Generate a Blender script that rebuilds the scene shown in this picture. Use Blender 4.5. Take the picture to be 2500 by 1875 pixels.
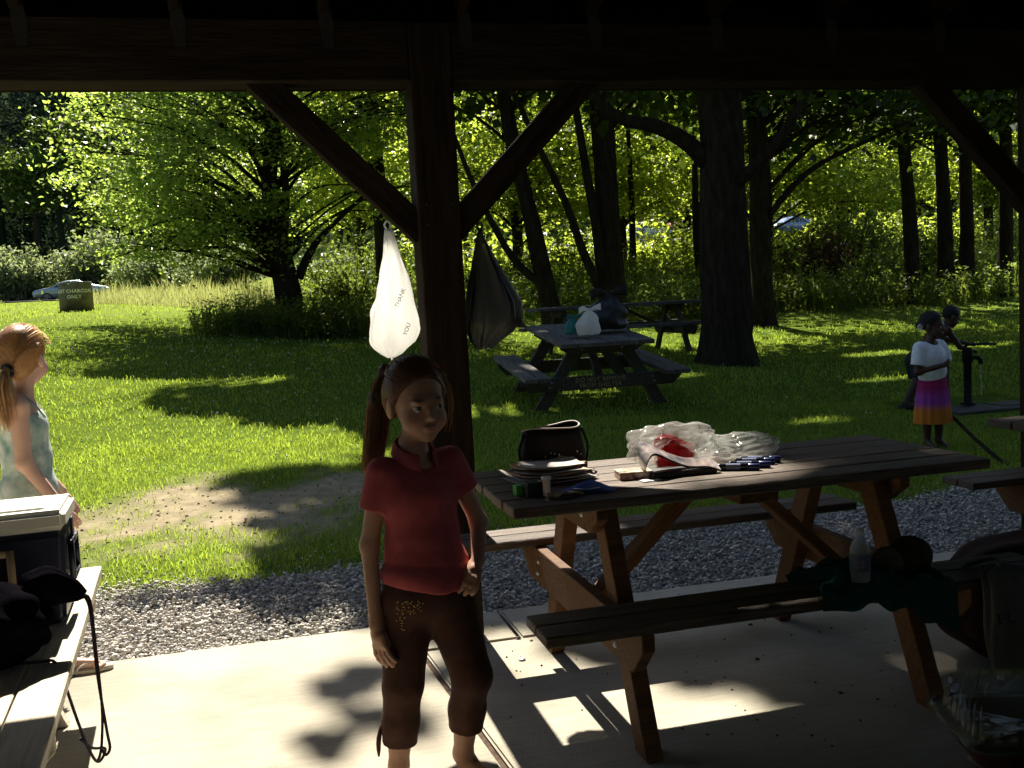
import bpy, bmesh, math, random
import numpy as np
from mathutils import Vector, Matrix
from mathutils.bvhtree import BVHTree

for o in list(bpy.data.objects): bpy.data.objects.remove(o)
SC = bpy.context.scene
COL = SC.collection
RAD = math.radians

# ------------------------------------------------------------------ camera
CAM_H, CAM_YAW, CAM_PITCH, CAM_ROLL, CAM_F = 1.4191, .2465, .0876, -.0532, 2490.1
def cam_axes():
    cy, sy, cp, sp = math.cos(CAM_YAW), math.sin(CAM_YAW), math.cos(CAM_PITCH), math.sin(CAM_PITCH)
    f = Vector((sy*cp, cy*cp, -sp)); r = Vector((cy, -sy, 0)); u = r.cross(f)
    cr, sr = math.cos(CAM_ROLL), math.sin(CAM_ROLL)
    return r*cr+u*sr, u*cr-r*sr, f
_r, _u, _f = cam_axes()
cd = bpy.data.cameras.new('camera'); cam = bpy.data.objects.new('camera', cd); COL.objects.link(cam)
cd.sensor_fit = 'HORIZONTAL'; cd.sensor_width = 36; cd.lens = CAM_F*36/2500
cd.clip_start = .05; cd.clip_end = 600
M = Matrix(((_r.x, _u.x, -_f.x, 0), (_r.y, _u.y, -_f.y, 0), (_r.z, _u.z, -_f.z, CAM_H), (0, 0, 0, 1)))
cam.matrix_world = M
SC.camera = cam

# ------------------------------------------------------------------ light
SUN_K = .94                       # shadow length per metre of height; the sun stands over +Y
SUN_EL = math.atan(1/SUN_K)
w = bpy.data.worlds.new('World'); SC.world = w; w.use_nodes = True
nt = w.node_tree; bg = nt.nodes['Background']
sky = nt.nodes.new('ShaderNodeTexSky'); sky.sky_type = 'NISHITA'; sky.sun_disc = False
sky.sun_elevation = SUN_EL; sky.sun_rotation = 0.0
nt.links.new(sky.outputs[0], bg.inputs[0]); bg.inputs[1].default_value = .05
sd = bpy.data.lights.new('sun', 'SUN'); sd.energy = 5.0; sd.angle = RAD(.53); sd.color = (1, .93, .80)
so = bpy.data.objects.new('sun', sd); COL.objects.link(so); so.location = (0, 20, 20)
so.rotation_euler = (-(math.pi/2-SUN_EL), 0, 0)
SC.render.engine = 'CYCLES'
vs = SC.view_settings; vs.view_transform = 'Standard'; vs.look = 'None'; vs.exposure = 1.6; vs.gamma = 1
try: vs.use_curve_mapping = False
except Exception: pass
cy_ = SC.cycles
cy_.max_bounces = 4; cy_.diffuse_bounces = 2; cy_.glossy_bounces = 2; cy_.transmission_bounces = 4; cy_.transparent_max_bounces = 6
cy_.use_adaptive_sampling = True; cy_.adaptive_threshold = .03
cy_.caustics_reflective = False; cy_.caustics_refractive = False

# ------------------------------------------------------------------ helpers
def tag(o, label=None, cat=None, group=None, kind=None):
    if label: o['label'] = label
    if cat: o['category'] = cat
    if group: o['group'] = group
    if kind: o['kind'] = kind
    return o
def empty(name, loc=(0, 0, 0), rz=0, **k):
    o = bpy.data.objects.new(name, None); COL.objects.link(o); o.location = loc; o.rotation_euler = (0, 0, rz)
    o.empty_display_size = .1
    return tag(o, **k)
def link(name, me, mat=None, parent=None, loc=None):
    o = bpy.data.objects.new(name, me); COL.objects.link(o)
    if mat and not me.materials: me.materials.append(mat)
    if parent: o.parent = parent
    if loc: o.location = loc
    return o
def mesh_np(name, V, F, smooth=False, attr=None):
    """V (n,3); F (m,k) int array or list of such arrays"""
    Fs = F if isinstance(F, list) else [F]
    Fs = [np.asarray(f, dtype=np.int32) for f in Fs if len(f)]
    me = bpy.data.meshes.new(name)
    V = np.ascontiguousarray(V, dtype=np.float32)
    me.vertices.add(len(V)); me.vertices.foreach_set('co', V.ravel())
    nl = sum(f.size for f in Fs); npol = sum(len(f) for f in Fs)
    me.loops.add(nl); me.polygons.add(npol)
    me.loops.foreach_set('vertex_index', np.concatenate([f.ravel() for f in Fs]))
    tot = np.concatenate([np.full(len(f), f.shape[1], np.int32) for f in Fs])
    st = np.concatenate([[0], np.cumsum(tot)[:-1]]).astype(np.int32)
    me.polygons.foreach_set('loop_start', st)
    try: me.polygons.foreach_set('loop_total', tot)
    except Exception: pass
    if smooth: me.polygons.foreach_set('use_smooth', np.ones(npol, bool))
    me.update(calc_edges=True)
    if attr is not None:
        a = me.color_attributes.new('Col', 'FLOAT_COLOR', 'POINT')
        c = np.ones((len(V), 4), np.float32); c[:, :3] = attr
        a.data.foreach_set('color', c.ravel())
    return me
def bm_mesh(name, bm, smooth=False):
    me = bpy.data.meshes.new(name); bm.to_mesh(me); bm.free()
    if smooth:
        for p in me.polygons: p.use_smooth = True
    return me
_boxes = {}
def box_mesh(L, W, T, bev=.004):
    key = (round(L, 4), round(W, 4), round(T, 4), bev)
    if key in _boxes: return _boxes[key]
    bm = bmesh.new(); bmesh.ops.create_cube(bm, size=1)
    bmesh.ops.scale(bm, vec=(L, W, T), verts=bm.verts)
    if bev: bmesh.ops.bevel(bm, geom=list(bm.edges), offset=min(bev, .3*min(L, W, T)), segments=1, affect='EDGES')
    _boxes[key] = bm_mesh('board', bm); return _boxes[key]
def beam(name, a, b, W, T, mat, parent=None, up=(0, 0, 1), bev=.004):
    """board from a to b; W across, T along 'up'"""
    a, b = Vector(a), Vector(b); x = (b-a); L = x.length; x.normalize()
    up = Vector(up)
    if abs(x.dot(up)) > .98: up = Vector((0, 1, 0))
    y = up.cross(x).normalized(); z = x.cross(y)
    me = box_mesh(L, W, T, bev)
    if not me.materials: me.materials.append(mat)
    elif me.materials[0] != mat:
        k2 = (round(L, 4), round(W, 4), round(T, 4), bev, mat.name)
        if k2 not in _boxes:
            _boxes[k2] = me.copy(); _boxes[k2].materials.clear(); _boxes[k2].materials.append(mat)
        me = _boxes[k2]
    o = bpy.data.objects.new(name, me); COL.objects.link(o)
    c = (a+b)/2
    mw = Matrix(((x.x, y.x, z.x, c.x), (x.y, y.y, z.y, c.y), (x.z, y.z, z.z, c.z), (0, 0, 0, 1)))
    o.parent = parent; o.matrix_local = mw
    return o
def block(name, x0, x1, y0, y1, z0, z1, mat, parent=None, bev=.004):
    """axis aligned box, grain along its longest side"""
    d = (x1-x0, y1-y0, z1-z0); c = ((x0+x1)/2, (y0+y1)/2, (z0+z1)/2)
    k = d.index(max(d))
    if k == 0: return beam(name, (x0, c[1], c[2]), (x1, c[1], c[2]), d[1], d[2], mat, parent, bev=bev)
    if k == 1: return beam(name, (c[0], y0, c[2]), (c[0], y1, c[2]), d[0], d[2], mat, parent, bev=bev)
    return beam(name, (c[0], c[1], z0), (c[0], c[1], z1), d[0], d[1], mat, parent, up=(0, 1, 0), bev=bev)
def tube_np(pts, radii, sides=8, cap=True):
    P = np.asarray(pts, float); R = np.asarray(radii, float); n = len(P)
    T = np.gradient(P, axis=0); T /= np.linalg.norm(T, axis=1)[:, None]+1e-9
    ref = np.array([0, 0, 1.]) if abs(T[0][2]) < .9 else np.array([1., 0, 0])
    V = []; a = np.arange(sides)*2*np.pi/sides
    for i in range(n):
        ref = ref-T[i]*ref.dot(T[i]); ref /= np.linalg.norm(ref)+1e-9
        s = np.cross(T[i], ref)
        V.append(P[i]+R[i]*(np.cos(a)[:, None]*ref+np.sin(a)[:, None]*s))
    V = np.concatenate(V)
    i = np.arange(n-1)[:, None]*sides; j = np.arange(sides)[None]; j2 = (j+1) % sides
    F = np.stack([i+j, i+j2, i+sides+j2, i+sides+j], -1).reshape(-1, 4)
    if cap:
        V = np.vstack([V, P[:1], P[-1:]]); c0, c1 = n*sides, n*sides+1
        j = np.arange(sides); j2 = (j+1) % sides
        F0 = np.stack([j2, j, np.full(sides, c0), np.full(sides, c0)], -1)
        F1 = np.stack([(n-1)*sides+j, (n-1)*sides+j2, np.full(sides, c1), np.full(sides, c1)], -1)
        return V, F, np.vstack([F0, F1])[:, :3]
    return V, F, np.zeros((0, 3), int)
class Acc:
    """collects quads and triangles of one mesh"""
    def __init__(s): s.V = []; s.Q = []; s.T = []; s.n = 0
    def add(s, V, Q=(), T=()):
        V = np.asarray(V, float)
        if len(Q): s.Q.append(np.asarray(Q)+s.n)
        if len(T): s.T.append(np.asarray(T)+s.n)
        s.V.append(V); s.n += len(V); return s
    def tube(s, pts, radii, sides=8):
        if np.isscalar(radii): radii = [radii]*len(pts)
        return s.add(*tube_np(pts, radii, sides))
    def box(s, c, d, R=None):
        q = np.array([[x, y, z] for x in (-.5, .5) for y in (-.5, .5) for z in (-.5, .5)])*np.array(d)
        if R is not None: q = q@np.asarray(R).T
        return s.add(q+np.array(c), [[0, 1, 3, 2], [4, 6, 7, 5], [0, 4, 5, 1], [2, 3, 7, 6], [0, 2, 6, 4], [1, 5, 7, 3]])
    def lathe(s, prof, c=(0, 0, 0), sides=24):
        a = np.arange(sides)*2*np.pi/sides
        V = np.concatenate([np.stack([c[0]+r*np.cos(a), c[1]+r*np.sin(a), np.full(sides, c[2]+z)], -1) for r, z in prof])
        i = np.arange(len(prof)-1)[:, None]*sides; j = np.arange(sides)[None]; j2 = (j+1) % sides
        return s.add(V, np.stack([i+j, i+j2, i+sides+j2, i+sides+j], -1).reshape(-1, 4))
    def mesh(s, name, smooth=False, attr=None):
        F = []
        if s.Q: F.append(np.vstack(s.Q))
        if s.T: F.append(np.vstack(s.T))
        return mesh_np(name, np.vstack(s.V), F, smooth, attr)
    def build(s, name, mat, parent=None, smooth=False, loc=None):
        return link(name, s.mesh(name, smooth), mat, parent, loc)
def spline(pts, n):
    """Catmull-Rom through pts"""
    P = np.asarray(pts, float); P = np.vstack([2*P[0]-P[1], P, 2*P[-1]-P[-2]])
    out = []; m = len(P)-3
    for t in np.linspace(0, m-1e-6, n):
        i = int(t); u = t-i; a, b, c, d = P[i:i+4]
        out.append(.5*((2*b)+(-a+c)*u+(2*a-5*b+4*c-d)*u*u+(-a+3*b-3*c+d)*u**3))
    return np.array(out)
def loft(rings, closed_ends=True):
    """rings: list of (k,3) arrays"""
    k = len(rings[0]); n = len(rings); V = np.concatenate(rings)
    i = np.arange(n-1)[:, None]*k; j = np.arange(k)[None]; j2 = (j+1) % k
    Q = np.stack([i+j, i+j2, i+k+j2, i+k+j], -1).reshape(-1, 4); T = []
    if closed_ends:
        V = np.vstack([V, rings[0].mean(0)[None], rings[-1].mean(0)[None]]); j = np.arange(k); j2 = (j+1) % k
        T = np.vstack([np.stack([j2, j, np.full(k, n*k)], -1), np.stack([(n-1)*k+j, (n-1)*k+j2, np.full(k, n*k+1)], -1)])
    return V, Q, T
_h = np.random.RandomState(5).rand(64, 64, 8)
def vnoise(x, y, s=0):
    """smooth 2D value noise, 0..1"""
    x = np.asarray(x, float); y = np.asarray(y, float)
    xi = np.floor(x).astype(int); yi = np.floor(y).astype(int); fx = x-xi; fy = y-yi
    fx = fx*fx*(3-2*fx); fy = fy*fy*(3-2*fy); g = _h[:, :, s % 8]
    a = g[xi % 64, yi % 64]; b = g[(xi+1) % 64, yi % 64]; c = g[xi % 64, (yi+1) % 64]; d = g[(xi+1) % 64, (yi+1) % 64]
    return (a*(1-fx)+b*fx)*(1-fy)+(c*(1-fx)+d*fx)*fy

# ------------------------------------------------------------------ materials
def mat(name, col, rough=.7, spec=.3, var=.0, vscale=8., bump=0., bscale=60., metal=0., trans=0., alpha=1.,
        grain=None, sss=0., col2=None, attr=False, coat=0., objvar=0., stretch=(1, 1, 1), detail=3.):
    m = bpy.data.materials.new(name); m.use_nodes = True; n = m.node_tree.nodes; l = m.node_tree.links
    p = n['Principled BSDF']
    p.inputs['Roughness'].default_value = rough; p.inputs['Specular IOR Level'].default_value = spec
    p.inputs['Metallic'].default_value = metal; p.inputs['Alpha'].default_value = alpha
    p.inputs['Transmission Weight'].default_value = trans; p.inputs['Coat Weight'].default_value = coat
    if sss:
        p.inputs['Subsurface Weight'].default_value = sss; p.inputs['Subsurface Radius'].default_value = (1, .35, .2); p.inputs['Subsurface Scale'].default_value = .01
    c = (*col, 1); p.inputs['Base Color'].default_value = c
    tc = n.new('ShaderNodeTexCoord'); mp = n.new('ShaderNodeMapping'); l.new(tc.outputs['Object'], mp.inputs[0])
    mp.inputs['Scale'].default_value = stretch
    src = None
    if attr:
        a = n.new('ShaderNodeVertexColor'); a.layer_name = 'Col'; src = a.outputs[0]
    if objvar:
        oi = n.new('ShaderNodeObjectInfo'); ad = n.new('ShaderNodeVectorMath'); ad.operation = 'ADD'
        l.new(mp.outputs[0], ad.inputs[0]); cm = n.new('ShaderNodeCombineXYZ'); mu = n.new('ShaderNodeMath'); mu.operation = 'MULTIPLY'; mu.inputs[1].default_value = 37
        l.new(oi.outputs['Random'], mu.inputs[0]); l.new(mu.outputs[0], cm.inputs[0]); l.new(mu.outputs[0], cm.inputs[1]); l.new(cm.outputs[0], ad.inputs[1]); vec = ad.outputs[0]
    else: vec = mp.outputs[0]
    if var:
        nz = n.new('ShaderNodeTexNoise'); nz.inputs['Scale'].default_value = vscale; nz.inputs['Detail'].default_value = detail; l.new(vec, nz.inputs['Vector'])
        nz.inputs['Roughness'].default_value = .65
        rp = n.new('ShaderNodeValToRGB'); l.new(nz.outputs['Fac'], rp.inputs[0])
        rp.color_ramp.elements[0].position = .3; rp.color_ramp.elements[1].position = .7
        d = [max(0, x*(1-var)) for x in col]; u = [min(1, x*(1+var)) for x in col] if col2 is None else col2
        rp.color_ramp.elements[0].color = (*d, 1); rp.color_ramp.elements[1].color = (*u, 1)
        if src is not None:
            rp.color_ramp.elements[0].color = (1-var,)*3+(1,); rp.color_ramp.elements[1].color = (1, 1, 1, 1)
            mx = n.new('ShaderNodeMix'); mx.data_type = 'RGBA'; mx.blend_type = 'MULTIPLY'; mx.inputs[0].default_value = 1
            l.new(src, mx.inputs[6]); l.new(rp.outputs[0], mx.inputs[7]); src = mx.outputs[2]
        else: src = rp.outputs[0]
    if objvar and src is not None:
        hv = n.new('ShaderNodeHueSaturation'); mr = n.new('ShaderNodeMapRange'); l.new(oi.outputs['Random'], mr.inputs[0])
        mr.inputs[3].default_value = 1-objvar; mr.inputs[4].default_value = 1+objvar; l.new(mr.outputs[0], hv.inputs['Value']); l.new(src, hv.inputs['Color']); src = hv.outputs[0]
    if src is not None: l.new(src, p.inputs['Base Color'])
    if bump:
        nb = n.new('ShaderNodeTexNoise'); nb.inputs['Scale'].default_value = bscale; nb.inputs['Detail'].default_value = 5; l.new(vec, nb.inputs['Vector'])
        bp = n.new('ShaderNodeBump'); bp.inputs['Strength'].default_value = bump; bp.inputs['Distance'].default_value = .01
        l.new(nb.outputs['Fac'], bp.inputs['Height']); l.new(bp.outputs[0], p.inputs['Normal'])
    return m
def leaf_mat(name, col, tcol, tw=.5, rough=.5, var=.35, vscale=1.2, spec=.25):
    m = bpy.data.materials.new(name); m.use_nodes = True; n = m.node_tree.nodes; l = m.node_tree.links
    n.remove(n['Principled BSDF']); out = n['Material Output']
    g = n.new('ShaderNodeNewGeometry'); nz = n.new('ShaderNodeTexNoise'); nz.inputs['Scale'].default_value = vscale; nz.inputs['Detail'].default_value = 3
    l.new(g.outputs['Position'], nz.inputs['Vector'])
    isl = n.new('ShaderNodeMath'); isl.operation = 'MULTIPLY_ADD'; l.new(g.outputs['Random Per Island'], isl.inputs[0]); isl.inputs[1].default_value = .6; l.new(nz.outputs['Fac'], isl.inputs[2])
    mr = n.new('ShaderNodeMapRange'); mr.inputs[1].default_value = .4; mr.inputs[2].default_value = 1.2; mr.inputs[3].default_value = 1-var; mr.inputs[4].default_value = 1+var
    l.new(isl.outputs[0], mr.inputs[0])
    def c(colr):
        h = n.new('ShaderNodeHueSaturation'); h.inputs['Color'].default_value = (*colr, 1); l.new(mr.outputs[0], h.inputs['Value']); return h.outputs[0]
    d = n.new('ShaderNodeBsdfPrincipled'); l.new(c(col), d.inputs['Base Color']); d.inputs['Roughness'].default_value = rough; d.inputs['Specular IOR Level'].default_value = spec
    t = n.new('ShaderNodeBsdfTranslucent'); l.new(c(tcol), t.inputs[0])
    mx = n.new('ShaderNodeMixShader'); mx.inputs[0].default_value = tw; l.new(d.outputs[0], mx.inputs[1]); l.new(t.outputs[0], mx.inputs[2])
    l.new(mx.outputs[0], out.inputs[0]); return m
def film_mat(name, col, tw=.35, transp=.3, rough=.25, tcol=None, spec=.5, crease=.5):
    """thin plastic film: diffuse + translucent + partly see-through"""
    m = bpy.data.materials.new(name); m.use_nodes = True; n = m.node_tree.nodes; l = m.node_tree.links; out = n['Material Output']
    p = n['Principled BSDF']; p.inputs['Base Color'].default_value = (*col, 1); p.inputs['Roughness'].default_value = rough; p.inputs['Specular IOR Level'].default_value = spec
    t = n.new('ShaderNodeBsdfTranslucent'); t.inputs[0].default_value = (*(tcol or col), 1)
    a = n.new('ShaderNodeMixShader'); a.inputs[0].default_value = tw; l.new(p.outputs[0], a.inputs[1]); l.new(t.outputs[0], a.inputs[2])
    tr = n.new('ShaderNodeBsdfTransparent'); b = n.new('ShaderNodeMixShader'); b.inputs[0].default_value = transp
    l.new(a.outputs[0], b.inputs[1]); l.new(tr.outputs[0], b.inputs[2]); l.new(b.outputs[0], out.inputs[0])
    nb = n.new('ShaderNodeTexNoise'); nb.inputs['Scale'].default_value = 28; nb.inputs['Detail'].default_value = 3
    bp = n.new('ShaderNodeBump'); bp.inputs['Strength'].default_value = crease; bp.inputs['Distance'].default_value = .01
    tc = n.new('ShaderNodeTexCoord'); l.new(tc.outputs['Object'], nb.inputs['Vector']); l.new(nb.outputs['Fac'], bp.inputs['Height']); l.new(bp.outputs[0], p.inputs['Normal'])
    return m
GR = (1.2, 14, 14)   # grain runs along a board's local X
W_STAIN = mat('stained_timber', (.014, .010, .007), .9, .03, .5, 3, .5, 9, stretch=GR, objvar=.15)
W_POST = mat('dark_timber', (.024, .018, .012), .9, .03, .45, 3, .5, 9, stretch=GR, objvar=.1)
W_TABLE = mat('table_timber', (.125, .056, .02), .7, .2, .4, 3.5, .4, 10, stretch=(1.0, 16, 16), objvar=.2, detail=5)
W_TABLETOP = mat('worn_table_top', (.115, .066, .038), .65, .25, .6, 4.5, .6, 12, stretch=(1.0, 18, 18), objvar=.2, col2=(.15, .115, .09), detail=6)
W_GREY = mat('weathered_timber', (.115, .108, .10), .9, .15, .45, 3, .6, 9, stretch=GR, objvar=.15)
W_PALE = mat('pale_timber', (.52, .46, .36), .75, .2, .25, 3, .4, 9, stretch=GR, objvar=.06)
STEEL = mat('galvanised_steel', (.35, .35, .33), .45, .5, .25, 30, metal=.85)
BLACKP = mat('black_plastic', (.012, .012, .014), .4, .5)
def concrete():
    m = mat('concrete', (.41, .375, .30), .95, .03, .16, 1.6, .3, 130, detail=9); n = m.node_tree.nodes; l = m.node_tree.links; p = n['Principled BSDF']
    src = p.inputs['Base Color'].links[0].from_socket; tc = n.new('ShaderNodeTexCoord')
    def layer(src, scale, stretch, lo, hi, dark, det=6, typ='noise'):
        mp = n.new('ShaderNodeMapping'); mp.inputs['Scale'].default_value = stretch; l.new(tc.outputs['Object'], mp.inputs[0])
        nz = n.new('ShaderNodeTexNoise'); nz.inputs['Scale'].default_value = scale; nz.inputs['Detail'].default_value = det; l.new(mp.outputs[0], nz.inputs['Vector'])
        mr = n.new('ShaderNodeMapRange'); mr.inputs[1].default_value = lo; mr.inputs[2].default_value = hi; mr.inputs[3].default_value = dark; mr.inputs[4].default_value = 1; l.new(nz.outputs['Fac'], mr.inputs[0])
        mx = n.new('ShaderNodeMix'); mx.data_type = 'RGBA'; mx.blend_type = 'MULTIPLY'; mx.inputs[0].default_value = 1; l.new(src, mx.inputs[6]); l.new(mr.outputs[0], mx.inputs[7]); return mx.outputs[2]
    src = layer(src, 1.1, (1, 1, 1), .40, .52, .80)            # old stains
    src = layer(src, 6, (1, 14, 1), .35, .6, .86, 3)           # broom strokes
    src = layer(src, 240, (1, 1, 1), .30, .42, .72, 2)         # pits and grit
    l.new(src, p.inputs['Base Color']); return m
CONC = concrete()
BARK = mat('bark', (.030, .025, .018), 1.0, .0, .55, 5, 1.0, 11, stretch=(3, 3, .7), detail=8)
BARKL = mat('pale_bark', (.13, .11, .085), .95, .1, .5, 5, .9, 12, stretch=(3, 3, .7), detail=8)
# ------------------------------------------------------------------ terrain
TY = np.array([-12, 4.5, 5.2, 5.9, 7, 8.5, 9.8, 11.4, 13, 15, 18, 22, 26, 40, 60, 75, 110, 135, 190.])
TX = np.array([-90, -25, -4, 3.4, 6.5, 30, 110.])
_a = [-.14, -.14, -.10, 0, .08, .22, .35, .54, .74, .98, 1.27, 1.47, 1.58, 2.0, 2.4, 3, 8, 18, 48]
_b = [-.14, -.14, -.10, -.02, .02, .08, .17, .32, .43, .56, .85, 1.12, 1.38, 2.1, 3.6, 4.6, 9, 18, 48]
_c = [-.14, -.14, -.10, -.04, -.06, .03, .1, .2, .3, .4, .6, .9, 1.2, 2.2, 4.0, 5.0, 9, 18, 48]
TZ = np.array([_a, _a, _a, _b, _c, _c, _c])
def ground_z(x, y):
    x = np.clip(np.asarray(x, float), TX[0], TX[-1]-1e-6); y = np.clip(np.asarray(y, float), TY[0], TY[-1]-1e-6)
    i = np.clip(np.searchsorted(TX, x, 'right')-1, 0, len(TX)-2); j = np.clip(np.searchsorted(TY, y, 'right')-1, 0, len(TY)-2)
    u = (x-TX[i])/(TX[i+1]-TX[i]); v = (y-TY[j])/(TY[j+1]-TY[j])
    z = (TZ[i, j]*(1-u)+TZ[i+1, j]*u)*(1-v)+(TZ[i, j+1]*(1-u)+TZ[i+1, j+1]*u)*v
    return z+(vnoise(x*.9, y*.9)-.5)*.05*np.clip((y-5.8)/2, 0, 1)
def gz1(x, y): return float(ground_z(np.array([x]), np.array([y]))[0])
def dirt_mask(x, y):
    """bare earth patch on the lawn beside the shelter"""
    n = vnoise(x*1.7+3, y*1.7, 1)*.45+vnoise(x*5, y*5, 2)*.3+vnoise(x*13, y*13, 3)*.25
    d = ((x+.15)/1.45)**2+((y-7.05)/.95)**2
    d2 = ((x-3.2)/1.6)**2+((y-7.0)/.5)**2
    return np.clip((1.15-d+(n-.5)*2.9)*1.0, 0, 1)*.9+np.clip((1.0-d2+(n-.5)*1.4), 0, 1)*.5
def grid_axis(parts): return np.unique(np.concatenate([np.arange(a, b, s) for a, b, s in parts]))
gx = grid_axis([(-160, -30, 10), (-30, -8, 2), (-8, 12, .2), (12, 40, 2), (40, 161, 10)])
gy_ = grid_axis([(-60, -5, 5), (-5, 4, 1), (4, 16, .2), (16, 40, 1), (40, 100, 4), (100, 230, 8)])
GX, GY = np.meshgrid(gx, gy_, indexing='ij')
gV = np.stack([GX.ravel(), GY.ravel(), ground_z(GX, GY).ravel()], -1)
ni, nj = GX.shape; i = np.arange(ni-1)[:, None]*nj; j = np.arange(nj-1)[None]
gF = np.stack([i+j, i+nj+j, i+nj+j+1, i+j+1], -1).reshape(-1, 4)
dm = np.clip(dirt_mask(gV[:, 0], gV[:, 1]), 0, 1)[:, None]
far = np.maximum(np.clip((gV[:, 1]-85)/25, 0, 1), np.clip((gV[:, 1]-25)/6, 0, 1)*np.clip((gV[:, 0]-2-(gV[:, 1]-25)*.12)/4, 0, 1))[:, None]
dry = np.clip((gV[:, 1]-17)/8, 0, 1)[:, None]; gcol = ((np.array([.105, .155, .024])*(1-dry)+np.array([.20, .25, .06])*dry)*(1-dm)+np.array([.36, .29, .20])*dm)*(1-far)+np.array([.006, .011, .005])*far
bare = np.clip((5.75-gV[:, 1])/.3, 0, 1)[:, None]; gcol = gcol*(1-bare)+np.array([.13, .115, .10])*bare
G_MAT = mat('lawn_soil', (.1, .1, .1), 1.0, .0, .45, 9, .6, 40, attr=True, detail=8)
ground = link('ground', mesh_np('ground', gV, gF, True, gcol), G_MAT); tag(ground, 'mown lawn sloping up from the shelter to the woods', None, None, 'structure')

# road on the bank, where the cars stand
def ribbon(pts, wid, lift, mm, name):
    P = spline(pts, 60); acc = []
    for k in range(len(P)):
        t = P[min(k+1, len(P)-1)]-P[max(k-1, 0)]; s = np.array([t[1], -t[0]])/np.hypot(t[0], t[1])
        for e in np.linspace(-1, 1, 5): q = P[k, :2]+s*e*wid/2; acc.append([q[0], q[1], gz1(q[0], q[1])+lift])
    n = len(P); i = np.arange(n-1)[:, None]*5; j = np.arange(4)[None]
    o = link(name, mesh_np(name, np.array(acc), np.stack([i+j, i+j+1, i+5+j+1, i+5+j], -1).reshape(-1, 4), True), mm); o['kind'] = 'structure'; return o
ASPH = mat('asphalt', (.06, .06, .058), .95, .1, .2, 6, .4, 120)
ribbon([(-60, 58, 0), (-25, 58.5, 0), (-8, 58.5, 0), (10, 62, 0), (30, 71, 0), (60, 75, 0), (100, 78, 0)], 6.0, .06, ASPH, 'road')

# concrete floor of the shelter, cast in panels with open joints round the post footing
slab = empty('concrete_floor', (0, 0, 0)); tag(slab, 'broom finished concrete floor of the picnic shelter', None, None, 'structure')
def jx(y): return .581+(3.858-y)*.0706
def panel(name, poly, z0=-.13, z1=0):
    bm = bmesh.new(); vs_ = [bm.verts.new((x, y, z1)) for x, y in poly]; f = bm.faces.new(vs_)
    r = bmesh.ops.extrude_face_region(bm, geom=[f]); bmesh.ops.translate(bm, vec=(0, 0, z0-z1), verts=[v for v in r['geom'] if isinstance(v, bmesh.types.BMVert)])
    bmesh.ops.recalc_face_normals(bm, faces=bm.faces)
    bmesh.ops.bevel(bm, geom=[e for e in bm.edges if abs(e.verts[0].co.z-z1) < 1e-5 and abs(e.verts[1].co.z-z1) < 1e-5], offset=.008, segments=2, affect='EDGES')
    return link(name, bm_mesh(name, bm), CONC, slab)
g = .011
panel('slab_panel', [(-5.5, -4.6), (jx(-4.6)-g, -4.6), (jx(4.4)-g, 4.4), (-5.5, 4.4)])
panel('slab_panel', [(jx(-4.6)+g, -4.6), (10, -4.6), (10, 4.0), (jx(4.0)+g, 4.0)])
panel('slab_panel', [(.994, 4.016), (10, 4.016), (10, 4.4), (.994, 4.4)])
panel('footing_panel', [(jx(4.016)+g, 4.016), (.979, 4.016), (.979, 4.4), (jx(4.4)+g, 4.4)])
J_MAT = mat('joint_filler', (.075, .05, .035), .95, .1, .5, 25, .6, 60)
beam('joint_strip', (jx(-4.5), -4.5, -.02), (jx(4.38), 4.38, -.02), .018, .012, J_MAT, slab, bev=0)
# pebbles and crumbs lying on the floor
rng = np.random.RandomState(11)
def stones_np(C, S, rng, flat=.6):
    """many little irregular stones as one mesh: distorted octahedra, cut once"""
    base = np.array([[1, 0, 0], [-1, 0, 0], [0, 1, 0], [0, -1, 0], [0, 0, 1], [0, 0, -1],
                     [.62, .62, .35], [-.62, .62, -.3], [-.62, -.62, .35], [.62, -.62, -.3]], float)
    tri = np.array([[0, 6, 4], [6, 2, 4], [2, 7, 4], [7, 1, 4], [1, 8, 4], [8, 3, 4], [3, 9, 4], [9, 0, 4],
                    [6, 0, 5], [2, 6, 5], [7, 2, 5], [1, 7, 5], [8, 1, 5], [3, 8, 5], [9, 3, 5], [0, 9, 5]])
    n = len(C); V = base[None]*(1+rng.uniform(-.3, .3, (n, 10, 1)))
    V = V*np.stack([rng.uniform(.75, 1.25, n), rng.uniform(.6, 1.0, n), flat*rng.uniform(.7, 1.2, n)], -1)[:, None]*S[:, None, None]
    az = rng.uniform(0, 6.28, n); tl = rng.uniform(-.7, .7, n)
    c, s = np.cos(tl)[:, None], np.sin(tl)[:, None]; y = V[:, :, 1]*c-V[:, :, 2]*s; z = V[:, :, 1]*s+V[:, :, 2]*c; x = V[:, :, 0]
    c, s = np.cos(az)[:, None], np.sin(az)[:, None]
    V = np.stack([x*c-y*s, x*s+y*c, z], -1)+C[:, None]
    return V.reshape(-1, 3), (tri[None]+np.arange(n)[:, None, None]*10).reshape(-1, 3)
PEB = mat('grit', (.07, .06, .05), .9, .2, .4, 20)
n = 150; px_ = rng.uniform(.7, 3.2, n); py_ = rng.uniform(2.3, 4.3, n); ss = rng.uniform(.003, .007, n); ss[:14] = rng.uniform(.010, .016, 14)
V, T = stones_np(np.stack([px_, py_, ss*.35], -1), ss, rng)
o = link('floor_grit', mesh_np('floor_grit', V, T), PEB); tag(o, 'small dark stones and crumbs scattered on the concrete under the table', 'grit', None, 'stuff')
cap = Acc().lathe([(.0001, .007), (.011, .007), (.0135, .005), (.0135, 0)], (0, 0, 0), 16).build('bottle_cap', STEEL, None, True, (.925, 3.75, .0005))
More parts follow.
